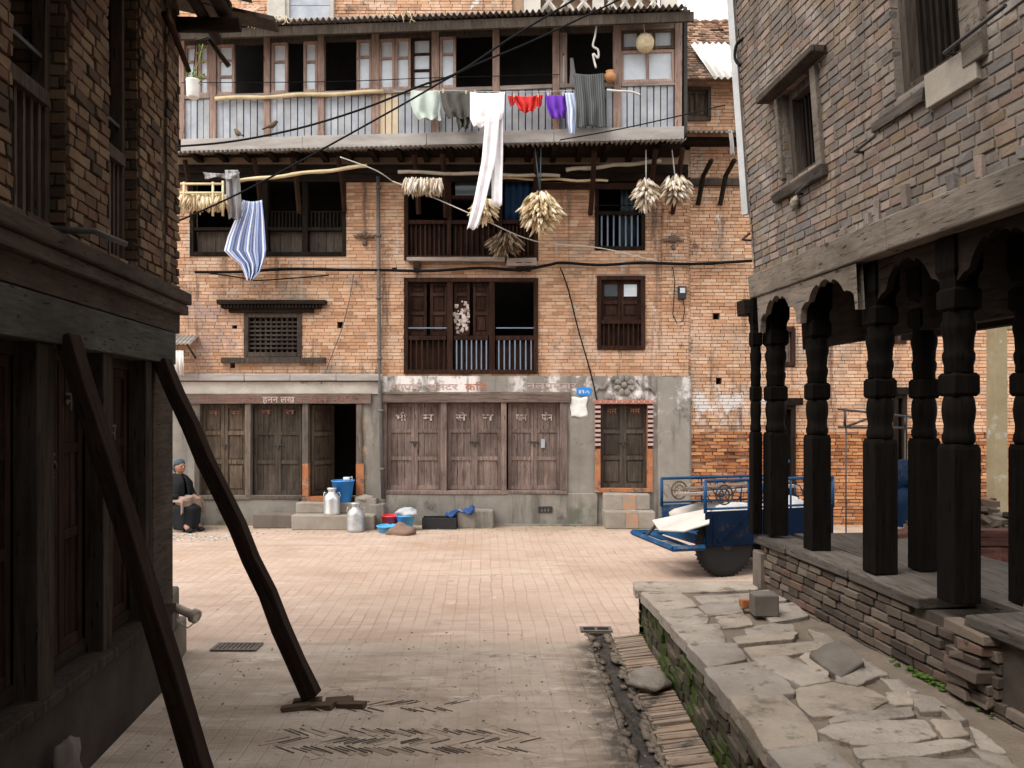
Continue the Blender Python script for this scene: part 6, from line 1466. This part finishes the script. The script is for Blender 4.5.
for i in range(60):
    t = rnd(0, 1); b = Vector(W(187 + rnd(0, 16), 82 - rnd(-3, 10), 11.5)) if i < 40 else Vector(W(200 + rnd(-3, 4), 75 - 30 * t, 11.5)); b += Vector((0, rnd(-.08, .08), 0)); d = Vector((rnd(-1, 1), rnd(-1, 1), rnd(-.6, .6))).normalized() * rnd(.03, .06); s = d.cross(Vector((rnd(-1, 1), 0, 1))).normalized() * .02
    k = len(g.v); g.v += [b, b + d * .5 + s, b + d, b + d * .5 - s]; g.face((k, k + 1, k + 2, k + 3))
g.build('leaves', 'leaf', pt, fix=False)
g = MB(); g.tube([c + Vector((0, 0, .25)), W(196, 40, 11.2), W(214, 36, 6.6)], .006, 4); g.build('cord', 'cable', pt)
cloth('hanging_rag', 'cloth_curtain', 14.0, [(130, 728, 732), (142, 730, 734), (154, 731, 735)], 'thin white rag hanging from the apron of the tile roofed house', 'rag', 1, .02, seed=12, nu=8)

# ------------------------------------------------------------------ seated person
def skinned(name, mt, verts, edges, radii, parent, base, lv=2):
    me = bpy.data.meshes.new(name); me.from_pydata([tuple(Vector(v)) for v in verts], edges, []); me.materials.append(M[mt])
    o = bpy.data.objects.new(name, me); COL.objects.link(o); o.parent = parent
    md = o.modifiers.new('skin', 'SKIN'); md.use_smooth_shade = True
    for i, r in enumerate(radii): me.skin_vertices[0].data[i].radius = (r, r) if not isinstance(r, tuple) else r
    me.skin_vertices[0].data[0].use_root = True
    sb = o.modifiers.new('sub', 'SUBSURF'); sb.levels = lv; sb.render_levels = lv
    return o
PX, PY = (175 - 512) / F * 13.9, 14.02
ps = thing('person', (PX, PY, 0), 'seated person wrapped in a dark shawl with a grey cap and beige lap cloth', 'person')
ps.rotation_euler = (0, 0, math.radians(-34))          # local +x = the way the person faces
# local coordinates: x forward, y to the person's own left, z up; seat height .40
bv = [(-.02, 0, .50), (-.03, 0, .68), (-.01, 0, .84), (.02, 0, .93), (.05, 0, 1.0), (.07, 0, 1.08), (.065, 0, 1.16),
      (-.0, .10, .47), (.36, .11, .50), (.38, .11, .12), (.50, .12, .05), (.0, -.10, .47), (.36, -.11, .50), (.38, -.11, .12), (.50, -.12, .05),
      (-.01, .17, .85), (.06, .23, .64), (.26, .14, .60), (-.01, -.17, .85), (.06, -.23, .64), (.26, -.13, .58), (.33, .11, .585), (.33, -.10, .565)]
be = [(0, 1), (1, 2), (2, 3), (3, 4), (4, 5), (5, 6), (0, 7), (7, 8), (8, 9), (9, 10), (0, 11), (11, 12), (12, 13), (13, 14), (2, 15), (15, 16), (16, 17), (17, 21), (2, 18), (18, 19), (19, 20), (20, 22)]
br = [.13, .125, .13, .065, .055, .085, .07, .095, .075, .05, .04, .095, .075, .05, .04, .06, .045, .034, .06, .045, .034, .034, .034]
for s, (wx, wy, wz) in ((1, (.33, .11, .585)), (-1, (.33, -.10, .565))):
    w0 = 21 if s > 0 else 22
    for k, (dy, ln) in enumerate(((-.032, .075), (-.011, .088), (.011, .082), (.03, .066))):
        b = len(bv); bv += [(wx + .04, wy + dy, wz + .004), (wx + .04 + ln * .6, wy + dy * 1.2, wz - .004), (wx + .04 + ln, wy + dy * 1.25, wz - .03)]; be += [(w0, b), (b, b + 1), (b + 1, b + 2)]; br += [.011, .0095, .008]
    b = len(bv); bv += [(wx + .02, wy - s * .045, wz + .005), (wx + .055, wy - s * .06, wz - .012)]; be += [(w0, b), (b, b + 1)]; br += [.012, .010]
skinned('body', 'skin', bv, be, br, ps, None)
def loc_mb(fn): 
    m = MB(); fn(m); return m
def put(m, name, mt, **k):
    o = m.build(name, mt, None, (0, 0, 0), **k); o.parent = ps; return o
m = MB()
for s in (1, -1): m.tube([(-.03, s * .12, .87), (.0, s * .19, .80), (.06, s * .235, .64), (.15, s * .20, .61), (.25, s * .145, .60)], [.075, .07, .062, .055, .05], 10)
m.lump((-.01, 0, .72), .17, seed=2, n=3, amp=.04, sc=(.85, .95, 1.3)); put(m, 'blouse', 'cloth_black')
m = MB(); m.lump((.068, 0, 1.10), .098, seed=1, n=3, amp=.03, sc=(.95, .82, 1.18)); m.lump((.165, 0, 1.095), .02, n=2, amp=0, sc=(1.1, .8, 1.5))
m.lump((.06, .082, 1.095), .02, n=2, amp=0, sc=(.7, .5, 1.3)); m.lump((.06, -.082, 1.095), .02, n=2, amp=0, sc=(.7, .5, 1.3)); m.lump((.15, 0, 1.045), .025, n=2, amp=0, sc=(.6, 1.1, .4)); put(m, 'head', 'skin')
m = MB()
for s in (-1, 1): m.lump((.152, s * .034, 1.118), .011, n=2, amp=0)
put(m, 'eyes', 'hair')
m = MB(); m.lathe((.045, 0, 1.135), [(.098, 0), (.103, .03), (.095, .075), (.06, .105), (.01, .112)], 20, sq=.9, ax=(-.15, 0, 1)); put(m, 'cap', 'cloth_teal')
m = MB(); m.lump((-.02, 0, 1.09), .085, seed=3, n=2, amp=.1, sc=(.8, .95, 1.2)); put(m, 'hair', 'hair')
# shawl over the shoulders, back and arms, falling beside the seat
def sh_(s, t):
    a = math.pi * (.03 + 1.94 * s)      # open at the front
    r0 = [(.075, .985), (.16, .93), (.225, .83), (.24, .70), (.235, .60), (.25, .46)]
    k = t * 5; i = min(int(k), 4); f = k - i
    r = r0[i][0] + (r0[i + 1][0] - r0[i][0]) * f; z = r0[i][1] + (r0[i + 1][1] - r0[i][1]) * f
    r *= 1 + .10 * math.sin(s * 34 + 3 * t) * t + .08 * noise.noise(Vector((math.cos(a) * 2, math.sin(a) * 2, t * 3)))
    return (.0 + math.cos(a) * r * (.78 if math.cos(a) < 0 else 1.0), math.sin(a) * r, z)
m = MB(); m.grid(sh_, 48, 20); put(m, 'shawl', 'cloth_black', solid=.018)
def sk_(s, t):
    ang = (s - .5) * 3.0
    x = .06 + .36 * min(1, t * 1.5); z = .605 - (0 if t < .66 else (t - .66) * .6) ; w_ = .215
    return (x + .02 * math.sin(s * 20) , math.sin(ang) * w_, z - (1 - math.cos(ang)) * .10 + .012 * math.sin(s * 26))
m = MB(); m.grid(sk_, 30, 20); put(m, 'lap_cloth', 'cloth_beige', solid=.02)
m = MB(); kk = lambda t: min(1, .2 + t / .2 * .8); m.grid(lambda s, t: (.11 + (.43 - .05 * t) * kk(t) * math.cos((s - .5) * 2.9) + .018 * math.sin(s * 34 + t) * t, .25 * kk(t) * (1 - .12 * t) * math.sin((s - .5) * 2.9), .60 - .09 * min(1, t / .2) - .46 * t), 40, 16); put(m, 'skirt', 'cloth_black', solid=.016)
m = MB()
for s in (-1, 1): m.lump((.50, s * .11, .045), .06, n=2, amp=.05, sc=(1.7, .8, .7))
put(m, 'shoes', 'cloth_black')
random.seed(77)
g = MB(); g.box(FF, fx(150), fx(192, .5), .07, .88, 0, .16, 0, .012); g.box(FF, fx(150), fx(184, .5), .07, .80, .162, .40, 0, .012)
one(g, 'stone_bench', 'stone_step', FF(fx(172), .4, 0), 'stepped stone bench under the person in the dark shawl', 'stone bench', bevel=.015)

# ------------------------------------------------------------------ light and camera
w_ = bpy.data.worlds.new('World'); SC.world = w_; w_.use_nodes = True
nt = w_.node_tree; nt.nodes.clear()
sky = nt.nodes.new('ShaderNodeTexSky'); sky.sky_type = 'NISHITA'; sky.sun_disc = False
SUN_EL, SUN_AZ = math.radians(55), math.radians(232)      # azimuth measured clockwise from +Y
sky.sun_elevation = SUN_EL; sky.sun_rotation = SUN_AZ; sky.air_density = 1.0; sky.dust_density = 6.0; sky.ozone_density = 1.0
hs = nt.nodes.new('ShaderNodeHueSaturation'); hs.inputs['Saturation'].default_value = .28
bg = nt.nodes.new('ShaderNodeBackground'); bg.inputs[1].default_value = .15
wo = nt.nodes.new('ShaderNodeOutputWorld')
nt.links.new(sky.outputs[0], hs.inputs['Color']); tcw = nt.nodes.new('ShaderNodeTexCoord'); cn = nt.nodes.new('ShaderNodeTexNoise'); cn.inputs['Scale'].default_value = 2.2; cn.inputs['Detail'].default_value = 5
cr = nt.nodes.new('ShaderNodeValToRGB'); cr.color_ramp.elements[0].position = .3; cr.color_ramp.elements[0].color = (5.2, 5.2, 5.3, 1); cr.color_ramp.elements[1].position = .7; cr.color_ramp.elements[1].color = (6.6, 6.55, 6.5, 1)
cx_ = nt.nodes.new('ShaderNodeMix'); cx_.data_type = 'RGBA'; cx_.inputs[0].default_value = .85       # closed cloud layer
nt.links.new(tcw.outputs['Generated'], cn.inputs['Vector']); nt.links.new(cn.outputs['Fac'], cr.inputs[0]); nt.links.new(hs.outputs[0], cx_.inputs[6]); nt.links.new(cr.outputs[0], cx_.inputs[7]); nt.links.new(cx_.outputs[2], bg.inputs[0]); nt.links.new(bg.outputs[0], wo.inputs[0])
ld = bpy.data.lights.new('overcast_sun', 'SUN'); ld.energy = 1.4; ld.angle = math.radians(40); ld.color = (1, .96, .9)
lo_ = bpy.data.objects.new('overcast_sun', ld); COL.objects.link(lo_)
dv = Vector((math.sin(SUN_AZ) * math.cos(SUN_EL), math.cos(SUN_AZ) * math.cos(SUN_EL), math.sin(SUN_EL)))
lo_.rotation_euler = dv.to_track_quat('Z', 'Y').to_euler(); lo_.location = (0, 0, 30)
cd = bpy.data.cameras.new('camera'); cam = bpy.data.objects.new('camera', cd); COL.objects.link(cam)
cam.location = (0, 0, H); cam.rotation_euler = (math.radians(90), 0, 0); cd.sensor_width = 36; cd.lens = 36 * F / 1024; cd.shift_y = 26 / 1024
cd.clip_start = .05; cd.clip_end = 500; SC.camera = cam
vs = SC.view_settings; vs.view_transform = 'Standard'; vs.look = 'None'; vs.gamma = 1; vs.use_curve_mapping = False; vs.exposure = 1.22
SC.cycles.use_denoising = True
SC.cycles.max_bounces = 8
